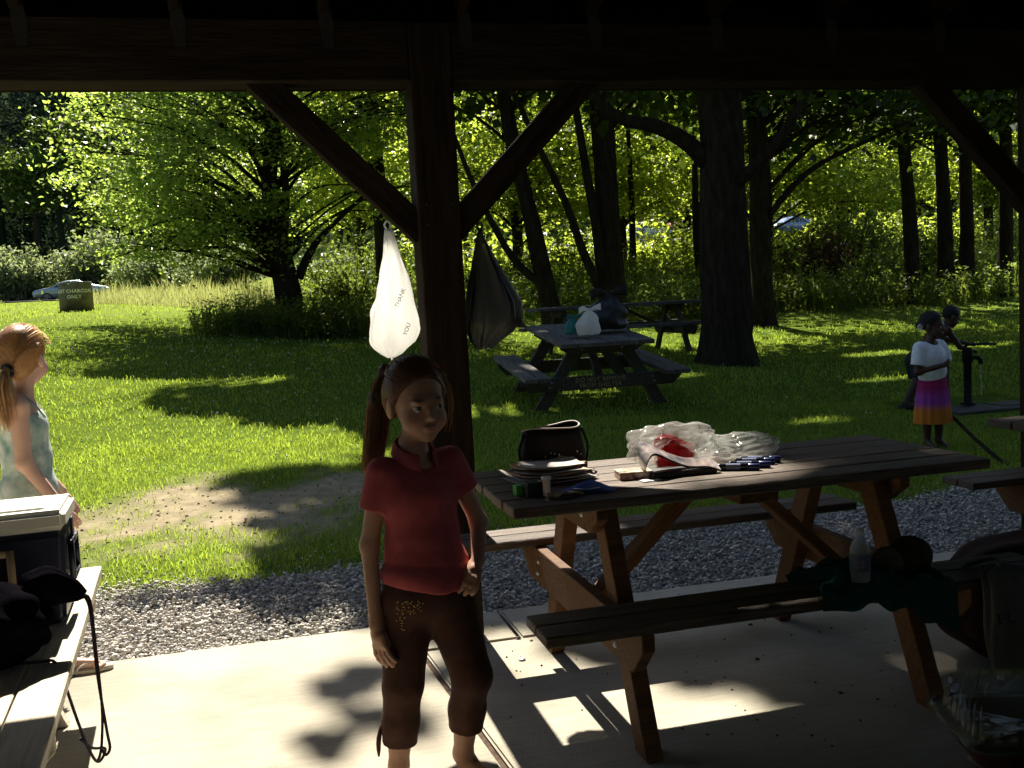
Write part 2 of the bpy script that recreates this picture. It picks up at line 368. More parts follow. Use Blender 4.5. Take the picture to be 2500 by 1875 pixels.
tag(cap, 'silver bottle cap lying in the sun patch on the concrete', 'bottle cap')

# gravel drip strip between the slab and the lawn
GRAV = mat('gravel_stone', (.21, .21, .22), .85, .25, .5, 25, .3, 80, detail=2)
def gravel_far(x): return 5.62+(vnoise(x*1.3+9, x*0+2, 3)-.5)*.35+.06*np.sin(x*2.1)
xs = np.linspace(-5.5, 10, 80); ring = []
for x in xs: ring += [[x, 4.402, -.075], [x, float(gravel_far(np.array(x)))+.05, -.05]]
i = np.arange(79)*2
gb = link('gravel_bed', mesh_np('gravel_bed', np.array(ring), np.stack([i, i+2, i+3, i+1], -1)), mat('gravel_bed', (.17, .165, .16), .95, .1, .4, 40, .5, 90)); gb['kind'] = 'structure'
n = 38000
gx2 = rng.uniform(-1.9, 5.6, n); gy2 = 4.41+(gravel_far(gx2)-4.36)*rng.uniform(0, 1, n)
S = rng.uniform(.006, .0145, n)*rng.choice([.75, 1, 1.3], n, p=[.35, .45, .2])
gz2 = -.07+rng.uniform(0, 1, n)**1.4*.05+.02*np.clip((gy2-4.5), 0, 1)
V, T = stones_np(np.stack([gx2, gy2, gz2], -1), S, rng)
n2 = 1500; sx = rng.uniform(-1.9, 5.6, n2); sy = gravel_far(sx)+rng.exponential(.12, n2); S2 = rng.uniform(.006, .013, n2)
V2, T2 = stones_np(np.stack([sx, sy, ground_z(sx, sy)+.004], -1), S2, rng)
gcolr = np.repeat(rng.uniform(.65, 1.15, n+n2), 10)[:, None]*np.array([[.62, .585, .52]])+np.repeat(rng.rand(n+n2) < .12, 10)[:, None]*np.array([[.14, .10, .06]])
GRAV = mat('gravel_stone', (.21, .21, .22), .85, .25, .25, 60, .3, 120, attr=True, detail=2)
o = link('gravel', mesh_np('gravel', np.vstack([V, V2]), np.vstack([T, T2+len(V)]), False, gcolr), GRAV); tag(o, 'loose grey crushed gravel strip along the edge of the slab', 'gravel', None, 'stuff')

# grass blades of the lawn
def blades(X, Y, H, Wd, rng, lean=.5, z=None):
    n = len(X); z0 = ground_z(X, Y) if z is None else z; a = rng.uniform(0, 6.283, n); b = rng.uniform(0, 6.283, n)
    L = lean*H*rng.uniform(.2, 1, n); dx, dy = np.cos(b)*L, np.sin(b)*L; wx, wy = np.cos(a)*Wd/2, np.sin(a)*Wd/2
    p0 = np.stack([X-wx, Y-wy, z0-.01], -1); p1 = np.stack([X+wx, Y+wy, z0-.01], -1)
    m0 = np.stack([X-wx*.7+dx*.35, Y-wy*.7+dy*.35, z0+H*.6], -1); m1 = np.stack([X+wx*.7+dx*.35, Y+wy*.7+dy*.35, z0+H*.6], -1)
    t = np.stack([X+dx, Y+dy, z0+H*.95], -1)
    V = np.stack([p0, p1, m1, m0, t], 1).reshape(-1, 3); k = np.arange(n)[:, None]*5
    return V, k+np.array([[0, 1, 2, 3]]), k+np.array([[3, 2, 4]])
def scatter_lawn(n, y0, y1, p, rng, xl=-1.2, xr=1.2):
    """points over the view wedge, thinner with distance"""
    y = (y0**p+(y1**p-y0**p)*rng.uniform(0, 1, n))**(1/p)
    x = y*rng.uniform(-.30, .98, n)+rng.uniform(xl, xr, n)
    return x, y
rng = np.random.RandomState(3)
acc = Acc()
for n, y0, y1, hh, ww in ((90000, 5.6, 9.5, .034, .0055), (60000, 9, 16, .042, .010), (52000, 15, 42, .05, .019)):
    x, y = scatter_lawn(n, y0, y1, 1.3, rng)
    keep = (y > gravel_far(x)-.02) & (rng.uniform(0, 1, n) > np.clip(dirt_mask(x, y)*1.1, 0, .97)) & ~((np.abs(x-6.95) < .7) & (np.abs(y-8.75) < .55))
    x, y = x[keep], y[keep]
    H = hh*rng.uniform(.5, 1.3, len(x))*(.7+.6*vnoise(x*2, y*2, 4)); acc.add(*blades(x, y, H, ww*rng.uniform(.7, 1.3, len(x)), rng, .9))
GRASS = leaf_mat('grass', (.16, .225, .036), (.355, .46, .05), .5, .6, .34, 1.1, .1)
o = acc.build('lawn_grass', GRASS); tag(o, 'short green grass of the mown lawn', 'grass', None, 'stuff')

# clover heads, and twigs and pebbles on the bare patch
n = 900; x, y = scatter_lawn(n, 6, 18, 1.5, rng); x = np.where(rng.rand(n) < .6, rng.uniform(-3.5, 1.5, n), x); k = dirt_mask(x, y) < .2; x, y = x[k], y[k]; n = len(x)
V, T = stones_np(np.stack([x, y, ground_z(x, y)+.035], -1), rng.uniform(.006, .011, n)*(.6+y/18), rng, 1.0)
o = link('clover_flowers', mesh_np('clover_flowers', V, T), mat('clover_white', (.55, .55, .45), .9, .1)); tag(o, 'tiny white clover heads dotted over the lawn', 'clover', None, 'stuff')
n = 700; x = rng.uniform(-1.9, 1.6, n); y = rng.uniform(6.0, 8.3, n); k = dirt_mask(x, y) > .25; x, y = x[k], y[k]; n = len(x)
V, T = stones_np(np.stack([x, y, ground_z(x, y)+.003], -1), rng.uniform(.004, .013, n), rng, .5)
o = link('dirt_litter', mesh_np('dirt_litter', V, T), mat('litter', (.16, .12, .08), .95, .05, .5, 9)); tag(o, 'pebbles and bark bits on the bare earth patch', 'litter', None, 'stuff')
# ------------------------------------------------------------------ shelter
sh = empty('picnic_shelter', (0, 0, 0)); tag(sh, 'open timber picnic shelter with dark posts, diagonal braces and low eave', 'shelter')
TIE = mat('dull_steel', (.03, .029, .026), .8, .2, .3, 30, metal=.2)
PX = [-2.131, .769, 3.755, 6.650]; PW = .086
BZ0, BZ1 = 2.283, 2.52
for row in (0, 1):
    yc = 4.185 if row == 0 else -4.185
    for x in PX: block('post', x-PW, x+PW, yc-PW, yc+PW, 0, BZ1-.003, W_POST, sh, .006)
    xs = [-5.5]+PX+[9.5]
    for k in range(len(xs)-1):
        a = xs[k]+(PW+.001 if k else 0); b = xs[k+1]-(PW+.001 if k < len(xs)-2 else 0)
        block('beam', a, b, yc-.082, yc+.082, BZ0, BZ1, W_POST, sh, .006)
    for x in PX:
        for s in (-1, 1):
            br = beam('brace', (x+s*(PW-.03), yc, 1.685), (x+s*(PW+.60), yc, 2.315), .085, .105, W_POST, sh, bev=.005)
    for x in PX:
        for s in (-1, 1):
            for dz in (1.72, 1.80):
                Acc().lathe([(.0001, .005), (.006, .005), (.008, 0)], sides=8).build('bolt', TIE, sh, False, (x+s*.05, yc-.0865, dz)).rotation_euler = (RAD(90), 0, 0)
SL = .333
def rz(y): return BZ1+SL*(4.185-abs(y))      # underside of a rafter
rx = [-.744+.55*k for k in range(-9, 20)]
for x in rx:
    if abs(x) > 9.4: continue
    for s in (1, -1):
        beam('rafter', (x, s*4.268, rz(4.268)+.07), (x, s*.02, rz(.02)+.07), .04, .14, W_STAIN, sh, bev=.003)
    if -2 < x < 4:      # metal tie holding the rafter to the beam
        me = Acc(); t = .002
        P = np.array([[0, 0, -.10], [.035, 0, -.10], [.045, 0, -.02], [.022, 0, .10], [-.012, 0, .10], [-.012, 0, -.02]])
        V = np.vstack([P, P+np.array([0, t, 0])]); me.add(V, [], [[0, 1, 2], [0, 2, 5], [5, 2, 3], [5, 3, 4], [6, 8, 7], [6, 11, 8], [11, 9, 8], [11, 10, 9]])
        me.build('rafter_tie', TIE, sh, False, (x-.004, 4.099, BZ1-.01))
        block('cleat', x-.035, x+.035, 4.252, 4.274, 2.30, 2.335, W_PALE, sh, .002)
for s in (1, -1):
    y0, y1 = sorted((s*4.275, s*4.30)); block('fascia_board', -5.6, 9.6, y0, y1, 2.283, 2.66, W_STAIN, sh, .003)
    beam('roof_deck', (2, s*4.40, rz(4.40)+.158), (2, s*.0, rz(.0)+.158), 15.2, .03, W_STAIN, sh, bev=0)
block('ridge_board', -5.5, 9.5, -.018, .018, rz(0)-.05, rz(0)+.13, W_STAIN, sh, .003)
W_SHINGLE = mat('shingle', (.05, .045, .04), .95, .1, .4, 12, .6, 50)
for s in (1, -1): beam('shingle_roof', (2, s*4.42, rz(4.42)+.185), (2, s*.0, rz(.0)+.185), 15.3, .02, W_SHINGLE, sh, bev=0)

# ------------------------------------------------------------------ picnic tables
def screw(parent, loc, rot, r=.011, m=None):
    o = Acc().lathe([(.0001, .007), (r*.7, .006), (r, 0)], sides=10).build('bolt', m or STEEL, parent, False, loc); o.rotation_euler = rot
def picnic_table(name, loc, rz_, L, wd, zt, tt, npl, bw, zb, bgap, mtop, mframe, inset, label, tilt=0, leg=(.055, .09), nb=2, group=None, tail=0):
    """length along local X, centred on local origin in Y; bench inner edge bgap outside the top"""
    t = empty(name, loc, rz_); t.rotation_euler = (0, tilt, rz_); tag(t, label, 'picnic table', group)
    r = random.Random(name+label)
    pw = wd/npl
    for k in range(npl):
        y = -wd/2+pw*(k+.5); e = r.uniform(-.004, .004)
        beam('top_plank', (-L/2+e, y, zt-tt/2), (L/2+e, y, zt-tt/2+r.uniform(-.0015, .0015)), pw-.007, tt, mtop, t)
    for s in (-1, 1):
        for k in range(nb):
            y = s*(wd/2+bgap+bw*(k+.5)/nb)
            beam('seat_plank', (-L/2, y, zb-tt/2), (L/2, y, zb-tt/2+r.uniform(-.001, .001)), bw/nb-.006, tt, mtop, t)
    yo = wd/2+bgap+bw
    for sx in (-1, 1):
        x = sx*(L/2-inset)
        for s in (-1, 1):
            # splayed leg; foot trimmed flush with the floor
            ztop = zt-tt-.002; yf = yo*.75; yt = wd*.24
            d = Vector((0, s*(yf-yt), -ztop)); dn = d.normalized(); w2 = leg[1]/2; hy = w2/abs(dn.z)
            q = [(yt*s-hy, ztop), (yt*s+hy, ztop), (yf*s+hy, 0), (yf*s-hy, 0)]
            V = np.array([[x+e*leg[0]/2, y, z] for e in (-1, 1) for y, z in q])
            bm = bmesh.new(); vv = [bm.verts.new(v) for v in V]
            for f in ((0, 1, 2, 3), (7, 6, 5, 4), (0, 4, 5, 1), (1, 5, 6, 2), (2, 6, 7, 3), (3, 7, 4, 0)): bm.faces.new([vv[i] for i in f])
            bmesh.ops.recalc_face_normals(bm, faces=bm.faces); bmesh.ops.bevel(bm, geom=list(bm.edges), offset=.003, segments=1, affect='EDGES')
            o = link('leg', bm_mesh('leg', bm), mframe, t)
        xo = x+sx*(leg[0]/2+.021)
        # seat beam with ends cut back underneath, top cleat
        hb = .14; z1 = zb-tt-.002; c = .05
        q = [(-yo+.01, z1), (yo-.01, z1), (yo-.01, z1-c), (yo-.01-.09, z1-hb), (-yo+.10, z1-hb), (-yo+.01, z1-c)]
        bm = bmesh.new(); A_ = [bm.verts.new((xo-.02, y, z)) for y, z in q]; B_ = [bm.verts.new((xo+.02, y, z)) for y, z in q]
        bm.faces.new(A_); bm.faces.new(B_[::-1])
        for k in range(6): bm.faces.new((A_[k], B_[k], B_[(k+1) % 6], A_[(k+1) % 6]))
        bmesh.ops.recalc_face_normals(bm, faces=bm.faces); bmesh.ops.bevel(bm, geom=list(bm.edges), offset=.003, segments=1, affect='EDGES')
        sb = link('seat_beam', bm_mesh('seat_beam', bm), mframe, t)
        cl = wd/2-.05; z1 = zt-tt-.002; q = [(-cl, z1), (cl, z1), (cl, z1-.04), (cl-.09, z1-.10), (-cl+.09, z1-.10), (-cl, z1-.04)]
        bm = bmesh.new(); A_ = [bm.verts.new((xo-.02, y, z)) for y, z in q]; B_ = [bm.verts.new((xo+.02, y, z)) for y, z in q]
        bm.faces.new(A_); bm.faces.new(B_[::-1])
        for k in range(6): bm.faces.new((A_[k], B_[k], B_[(k+1) % 6], A_[(k+1) % 6]))
        bmesh.ops.recalc_face_normals(bm, faces=bm.faces); bmesh.ops.bevel(bm, geom=list(bm.edges), offset=.003, segments=1, affect='EDGES')
        link('top_cleat', bm_mesh('top_cleat', bm), mframe, t)
        for s in (-1, 1):
            for dy, dz in ((.0, -.05), (.02, -.1)):
                screw(t, (xo+sx*.0205, s*(yo*.62+dy), zb-tt+dz), (0, sx*RAD(90), 0))
            screw(t, (xo+sx*.0205, s*wd*.22, zt-tt-.05), (0, sx*RAD(90), 0))
        # diagonal brace from the seat beam to under the top
        beam('diagonal_brace', (x-sx*leg[0]*.1, 0, zb-.13), (sx*.10, 0, zt-tt-.03), .085, .04, mframe, t, up=(0, 1, 0) if False else (0, 0, 1))
    block('centre_cleat', -.07, .07, -cl, cl, zt-tt-.042, zt-tt-.002, mframe, t)
    return t
YC1 = 2.9555+.36
T1 = picnic_table('picnic_table', (.7245+.849, YC1, 0), 0, 1.698, .72, .7696, .033, 5, .2213, .4687, .0895, W_TABLETOP, W_TABLE, .352,
                  'brown stained picnic table covered with bags and papers, under the shelter', group='picnic tables')
T4 = picnic_table('picnic_table', (3.07+.85, 3.40, 0), 0, 1.698, .74, .7696, .033, 5, .2213, .4687, .0895, W_TABLETOP, W_TABLE, .352,
                  'dark picnic table cut off by the right edge, next to the covered one', group='picnic tables')
T6 = picnic_table('picnic_table', (1.33+.85, 1.04, 0), 0, 1.698, .72, .7696, .033, 5, .2213, .4687, .0895, W_TABLETOP, W_TABLE, .352,
                  'unlit picnic table in the near right corner carrying the clear lidded tray', group='picnic tables')
# pale table on the left: only its bench reaches into view
ang = math.atan2(-(-.502+.619), (4.117-2.288))      # its long side leans a little off the shelter's axis
Lx = 1.83; d = Vector((-.117, 1.829)).normalized(); nrm = Vector((-d.y, d.x))
far_c = Vector((-.619, 4.117)); cen = far_c-d*(Lx/2)+nrm*(.36+.0895+.24)
T0 = picnic_table('picnic_table', (cen.x, cen.y, 0), math.atan2(d.y, d.x), Lx, .72, .7696, .036, 5, .24, .4687, .0895, W_PALE, W_PALE, .35,
                  'sun bleached pale picnic bench at the left edge, carrying the cooler', group='picnic tables')
# old grey tables out on the grass
T2 = picnic_table('picnic_table', (3.50, 10.58, .245), RAD(87.5), 1.66, .98, .73, .045, 6, .275, .40, .11, W_GREY, mat('old_dark_timber', (.075, .068, .058), .85, .15, .4, 3, .5, 9, stretch=GR), .30,
                  'weathered grey picnic table on the lawn with lettering on its end board', tilt=-RAD(5.4), leg=(.05, .12), group='picnic tables')
T3 = picnic_table('picnic_table', (5.25, 14.3, .455), RAD(2), 2.62, .74, .74, .045, 5, .27, .44, .10, W_GREY, bpy.data.materials['old_dark_timber'], .42,
                  'grey picnic table standing behind the lettered one, beside the big trunk', leg=(.05, .10), group='picnic tables')

# lettering helpers
def text_mesh(s, size, align='CENTER', spacing=1.0, line=1.0, bold=0.):
    cu = bpy.data.curves.new('t', 'FONT'); cu.body = s; cu.size = size; cu.align_x = align; cu.space_character = spacing; cu.space_line = line; cu.offset = bold; cu.resolution_u = 2
    ob = bpy.data.objects.new('t', cu); COL.objects.link(ob); dg = bpy.context.evaluated_depsgraph_get()
    me = bpy.data.meshes.new_from_object(ob.evaluated_get(dg)); bpy.data.objects.remove(ob); bpy.data.curves.remove(cu)
    bm = bmesh.new(); bm.from_mesh(me); bmesh.ops.subdivide_edges(bm, edges=[e for e in bm.edges if e.calc_length() > size*.25], cuts=2); bm.to_mesh(me); bm.free()
    return me
def text_map(me, fn):
    V = np.empty(len(me.vertices)*3, np.float32); me.vertices.foreach_get('co', V); V = V.reshape(-1, 3)
    me.vertices.foreach_set('co', np.array([fn(x, y) for x, y, _ in V], np.float32).ravel()); me.update(); return me
PAINTY = mat('faded_yellow_paint', (.45, .38, .18), .8, .2, .4, 60)
# the end board of T2: local -X end faces the shelter
xb = -(1.66/2-.30)-(.025+.021)-.0205-.002
me = text_map(text_mesh('DO NOT REMOVE\nFROM SHELTER', .064, spacing=1.05, line=.92), lambda x, y: (xb, -(x-.02), y+.40-.045-.062))
link('lettering', me, PAINTY, T2)
# ------------------------------------------------------------------ foliage
def leaf_quads(C, S, rng, nz=(0, 0, 1), spread=.7, aspect=.75):
    n = len(C); N = np.array(nz, float)[None]+rng.normal(0, spread, (n, 3)); N /= np.linalg.norm(N, axis=1)[:, None]+1e-9
    A = rng.normal(0, 1, (n, 3)); A -= N*(A*N).sum(1)[:, None]; A /= np.linalg.norm(A, axis=1)[:, None]+1e-9
    B = np.cross(N, A); s = S[:, None]
    fold = N*s*rng.uniform(.02, .22, n)[:, None]
    V = np.stack([C-A*s*.5, C-B*s*aspect*.5+fold+A*s*.08, C+A*s*.5-fold*.6, C+B*s*aspect*.5+fold+A*s*.08], 1).reshape(-1, 3)
    return V, np.arange(n)[:, None]*4+np.array([[0, 1, 2, 3]])
# sunlit openings of the canopy, measured at floor level along the sunbeams: (x, y, rx, ry)
LIT = [(1.38, 2.58, .50, .42), (.95, 3.15, .45, .45), (.93, 3.85, .22, .40), (1.28, 3.15, .30, .18), (2.25, 3.15, .25, .08), (3.35, 3.03, .40, .14), (2.6, 2.5, .3, .08), (4.6, 11.6, 1.0, .35),
       (2.4, 9.9, .8, .3), (9.5, 12.6, 1.5, .3), (7.5, 10.6, .8, .16), (5.2, 8.6, .5, .16), (1.2, 8.5, .5, .22), (3.7, 10.6, .5, .25), (6.2, 9.9, .6, .15), (8.7, 9.0, .6, .12), (10.5, 10.2, .8, .14), (3.1, 5.2, .3, .1)]
_by = np.array([-5, 4.2, 4.6, 5.1, 5.7, 6.4, 7.0, 7.6, 8.3, 8.9, 9.6, 10.3, 11.0, 11.7, 12.25, 12.8, 16, 40])
_bx = np.array([.62, .62, .45, .1, -.5, -.2, .35, -.2, .75, .9, .2, -.5, -1.3, -.6, .5, -2.6, -3.4, -3.4])
def shade_field(xg, yg):
    """positive where the high canopy closes, negative in its openings"""
    nn = (vnoise(xg*1.1+yg*.25, yg*2.4, 5)-.5)*1.1+(vnoise(xg*4, yg*5, 6)-.5)*.45
    slab = np.clip((4.7-yg)/.6, 0, 1)
    f = xg-np.interp(yg, _by, _bx)+nn*(1-.75*slab)
    for cx, cy, rx_, ry_ in ((.30, 3.75, .34, .20), (.12, 3.30, .30, .14), (.42, 3.35, .22, .12), (-.05, 2.95, .2, .1)):      # a spray of leaves that shades the slab
        f = np.maximum(f, 1-((xg-cx)/rx_)**2-((yg-cy)/ry_)**2+(vnoise(xg*9, yg*9, 6)-.5)*2.2-.6)
    n2 = (vnoise(xg*2.3, yg*2.3, 5)-.5)*.7+(vnoise(xg*7, yg*7, 6)-.5)*.5
    for cx, cy, rx_, ry_ in LIT:
        d = ((xg-cx)/rx_)**2+((yg-cy)/ry_)**2+n2-1
        f = np.minimum(f, np.where(d < 3, d, 9))
    return f
def sun_keep(P, rng):
    """the crowns leave these sunbeams open"""
    xg = P[:, 0]; yg = P[:, 1]-P[:, 2]*SUN_K; h = P[:, 2]-ground_z(P[:, 0], P[:, 1])
    return (shade_field(xg, yg) > 0) | (yg > 12.9) | (h < 2.2)
def gaps(P, rng):
    """the wood is thin along two narrow aisles that lead up to the road, where parked cars show through"""
    k = np.ones(len(P), bool)
    for A_, B_, r_, h_ in (((7.6, 19, 2.47), (27.3, 68.5, 5.2), .55, .34), ((10.9, 19, 2.55), (40.2, 70.5, 5.6), .70, .36)):
        A_, B_ = np.array(A_), np.array(B_); t = np.clip((P[:, 1]-A_[1])/(B_[1]-A_[1]), 0, 1); Q_ = A_+(B_-A_)*t[:, None]
        k &= ~((P[:, 1] > 19) & (((P[:, 0]-Q_[:, 0])/r_)**2+((P[:, 2]-Q_[:, 2])/h_)**2 < 1) & (rng.rand(len(P)) < .93))
    return k
LF = dict(
    maple=leaf_mat('maple_leaf', (.065, .115, .03), (.41, .54, .085), .66, .36, .5, 1.6, .45),
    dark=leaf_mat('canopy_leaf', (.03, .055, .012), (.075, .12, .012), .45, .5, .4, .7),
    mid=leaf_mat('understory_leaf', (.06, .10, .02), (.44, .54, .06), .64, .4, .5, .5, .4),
    far=leaf_mat('hazed_woods_leaf', (.03, .05, .034), (.045, .07, .035), .3, 1.0, .5, .25, .0),  # bluish tint in the leaf colour stands in for haze
    grey=leaf_mat('willow_leaf', (.16, .21, .10), (.30, .36, .14), .5, .55, .35, 1.4),
    weed=leaf_mat('weed_leaf', (.065, .10, .022), (.20, .27, .035), .55, .5, .45, 1.0),
    brown=leaf_mat('withered_leaf', (.05, .03, .015), (.08, .05, .02), .3, .7, .4, 1.0),
    lime=leaf_mat('lime_leaf', (.07, .13, .03), (.17, .25, .03), .5, .5, .3, .6))
def grow(t, rng, crown, lsize, lmat, per, bark, mask=True, anchor=None, flat=.33, clus=.6, spread=.6, limb_r=.05, twigs=True, nlimb=26, fill=None):
    """crown: list of (centre, radii, n clusters); leaves around clusters, limbs from the anchors to them"""
    P = []; wood = Acc()
    for c, r, n in crown:
        c = np.array(c, float); r = np.array(r, float)
        u = rng.normal(0, 1, (n, 3)); u /= np.linalg.norm(u, axis=1)[:, None]; q = c+u*r*(rng.uniform(0, 1, n)**.42)[:, None]
        if anchor is not None:
            for k in range(min(n, nlimb)):
                a = anchor[np.argmin(np.abs(anchor[:, 2]-(q[k, 2]-np.hypot(*(q[k, :2]-anchor[0, :2]))*.45)))]
                m = a*.5+q[k]*.5+np.array([rng.normal(0, .12), rng.normal(0, .12), .12*np.linalg.norm(q[k]-a)+rng.normal(0, .1)])
                pts = spline([a, m, q[k]], 7); wood.tube(pts, np.linspace(limb_r*rng.uniform(.5, 1), .008, 7), 5)
                if twigs:
                    for _ in range(3):
                        e = q[k]+rng.normal(0, 1, 3)*np.array([clus, clus, clus*.3]); b = pts[rng.randint(3, 6)]; wood.tube(spline([b, (b+e)/2+np.array([0, 0, .06]), e], 4), np.linspace(.014, .004, 4), 4)
        L = np.repeat(q, per, 0)+rng.normal(0, 1, (n*per, 3))*np.array([clus, clus, clus*flat])*rng.uniform(.5, 1.2, (n, 1)).repeat(per, 0)
        L[:, 2] -= .12*((L[:, :2]-np.repeat(q, per, 0)[:, :2])**2).sum(1)/max(clus, .1)
        P.append(L)
    P = np.vstack(P)
    if mask: P = P[sun_keep(P, rng)]
    P = P[P[:, 2] > ground_z(P[:, 0], P[:, 1])+.15]; P = P[gaps(P, rng)]
    big = np.full(len(P), lsize)
    if fill is not None and len(CANOPY[fill]):
        F_ = CANOPY[fill]; P = np.vstack([P, F_]); big = np.concatenate([big, np.full(len(F_), .30)])
        for q in F_[rng.choice(len(F_), min(30, len(F_)), False)]:
            a = anchor[np.argmin(np.abs(anchor[:, 2]-(q[2]-np.hypot(*(q[:2]-anchor[0, :2]))*.5)))]; wood.tube(spline([a, a*.5+q*.5+np.array([0, 0, .5]), q], 7), np.linspace(limb_r, .012, 7), 5)
    V, Q = leaf_quads(P, big*rng.uniform(.6, 1.3, len(P)), rng, (0, .0, 1), spread)
    link('crown', mesh_np('crown', V, Q), lmat, t)
    if wood.n: wood.build('limb', bark, t, True)
def trunk_of(t, path, radii, bark, sides=30, rng=None):
    NS = 64 if radii[0] > .15 else 20; sides = sides if radii[0] > .15 else 12
    P = spline(path, NS); R = np.interp(np.linspace(0, 1, NS), np.linspace(0, 1, len(radii)), radii)
    V, Q, T = tube_np(P, R, sides)
    # root flare and lumps
    rng = rng or np.random
    a = np.arctan2(V[:, 1]-P[0, 1], V[:, 0]-P[0, 0]); h = V[:, 2]-P[0, 2]
    f = 1+.35*np.exp(-np.clip(h, 0, 9)/.22)*(1+.5*np.sin(a*5+1))+.04*np.sin(a*3+h*3)+.10*(vnoise(a*4.5+60, h*2.2+np.sin(a*2), 1)-.5)+.07*(vnoise(a*9+40, h*5, 2)-.5)
    ax = np.stack([np.interp(V[:, 2], P[:, 2], P[:, 0]), np.interp(V[:, 2], P[:, 2], P[:, 1])], -1)
    V[:, :2] = ax+(V[:, :2]-ax)*f[:, None]
    Acc().add(V, Q, T).build('trunk', bark, t, True); return P
def tree(name, label, base, path, radii, crown, lsize, lm, per, bark=BARK, seed=1, group=None, **k):
    """base (x,y); path: points relative to the base; crown relative to the base"""
    x, y = base; z = gz1(x, y)-.08; t = empty(name, (0, 0, 0)); tag(t, label, 'tree', group); t.location = (x, y, z)
    rng = np.random.RandomState(seed); off = np.array([x, y, z])
    # build in world space, then move into the tree's own frame
    before = set(o.name for o in COL.objects)
    P = trunk_of(t, [np.array(p)+off for p in path], radii, bark, rng=rng)
    grow(t, rng, [(np.array(c)+off, r, n) for c, r, n in crown], lsize, lm, per, bark, anchor=P[len(P)//4::max(1, len(P)//16)], **k)
    for o in [o for o in COL.objects if o.name not in before and o.parent == t]:
        o.data.transform(Matrix.Translation(-Vector((x, y, z))))
    return t, P, off
def extra_limb(t, off, pts, r0, r1, bark=BARK, name='limb', n=14):
    P = spline([np.array(p) for p in pts], n)-off
    return Acc().tube(P, np.linspace(r0, r1, n), 9).build(name, bark, t, True)

# closed canopy: leaves of the tall trees spread where the ground below lies in shade
TALL = {'young': (2.55, 20), 'leaning': (5.12, 17), 'forked': (6.17, 17), 'big': (6.38, 13), 'straight': (9.36, 17.5), 'thin0': (14.4, 20), 'thin1': (16.25, 20.6)}
_rg = np.random.RandomState(50); _n = 90000
_xg = _rg.uniform(-2.0, 13.5, _n); _yg = _rg.uniform(.6, 13.2, _n); _f = shade_field(_xg, _yg); _k = (_f > 0) & (_rg.uniform(0, 1, _n) < np.clip(.10+_f*1.0, 0, 1)*np.where((_xg < .6) & (_yg < 4.3), .55, 1))
_xg, _yg = _xg[_k], _yg[_k]; _z = 7.2+5.5*vnoise(_xg*.5, _yg*.5, 7)+_rg.uniform(0, 2.2, len(_xg)); CANOPY = np.stack([_xg, _yg+SUN_K*_z, _z], -1)
_own = np.argmin(np.stack([np.hypot(CANOPY[:, 0]-x, (CANOPY[:, 1]-y)*.6) for x, y in TALL.values()], 1), 1)
CANOPY = {k: CANOPY[_own == i] for i, k in enumerate(TALL)}
G_T = 'trees round the picnic lawn'
# spreading maple on the left
mt, mP, mo = tree('maple_tree', 'broad low maple with bright backlit leaves on the lawn left of the post', (.72, 18.5),
    [(0, 0, 0), (-.06, 0, .7), (-.16, 0, 1.5), (-.25, 0, 2.2), (-.1, .1, 4), (.1, 0, 6.2)], [.26, .23, .19, .15, .10, .05],
    [((-1.3, -.2, 3.3), (2.1, 2.4, 1.5), 76), ((-.2, 0, 5.0), (2.8, 2.8, 2.0), 76), ((1.6, .2, 3.4), (1.6, 2.0, 1.4), 36), ((-1.8, -.3, 4.6), (1.6, 2.0, 1.3), 36), ((-1.4, -.3, 2.0), (1.6, 1.9, .75), 40), ((-1.7, 2.4, 3.0), (2.3, 2.2, 1.0), 44)],
    .088, LF['maple'], 135, seed=4, group=G_T, mask=True, limb_r=.045, clus=.42, flat=.30, nlimb=24)
extra_limb(mt, mo, [(.86, 18.5, 1.9), (1.1, 18.45, 2.35), (1.4, 18.4, 2.7), (2.1, 18.3, 3.3)], .09, .03)
extra_limb(mt, mo, [(.58, 18.5, 2.0), (.68, 18.5, 2.8), (.75, 18.4, 3.6), (.6, 18.3, 5.2)], .11, .04)
for e, pts in enumerate([[(.5, 18.5, 2.6), (0, 18.4, 3.0), (-.9, 18.3, 3.05), (-1.9, 18.2, 2.75)], [(.5, 18.5, 2.9), (-.2, 18.4, 3.5), (-1.0, 18.3, 3.7), (-2.0, 18.2, 3.6)],
                         [(.5, 18.5, 3.2), (.2, 18.4, 4.1), (-.5, 18.3, 4.7), (-1.4, 18.2, 5.0)], [(.48, 18.5, 2.5), (-.2, 18.4, 2.75), (-1.1, 18.3, 2.7), (-2.2, 18.2, 2.35)]]):
    extra_limb(mt, mo, pts, .05, .015)
# trunks behind and right of the post
tree('young_tree', 'dark slender trunk just left of the post, behind the white bag', (2.55, 20), [(0, 0, 0), (.05, 0, 2), (0, 0, 5), (.2, 0, 9)], [.17, .15, .12, .05],
     [((.3, 0, 7), (3.0, 2.6, 2.6), 50), ((-.2, .3, 4.6), (2.4, 2, 1.2), 26)], .17, LF['mid'], 70, seed=7, group=G_T, fill='young')
ta, tP, to = tree('leaning_tree', 'leaning forked trunk right of the post, left of the straight pair', (5.12, 17),
    [(0, 0, 0), (-.12, 0, .8), (-.36, 0, 2.2), (-.6, .1, 3.6), (-.9, 0, 6), (-1.1, 0, 10)], [.20, .17, .14, .12, .09, .05],
    [((-1.6, .4, 10.5), (3.6, 3.6, 3.2), 14), ((-.5, .6, 5.2), (2.6, 1.8, 1.2), 22)], .20, LF['dark'], 95, seed=8, group=G_T, fill='leaning')
extra_limb(ta, to, [(4.93, 17, 1.55), (4.55, 16.95, 1.85), (4.2, 16.9, 2.35), (3.7, 16.8, 3.4), (3.3, 16.8, 4.6)], .085, .03)
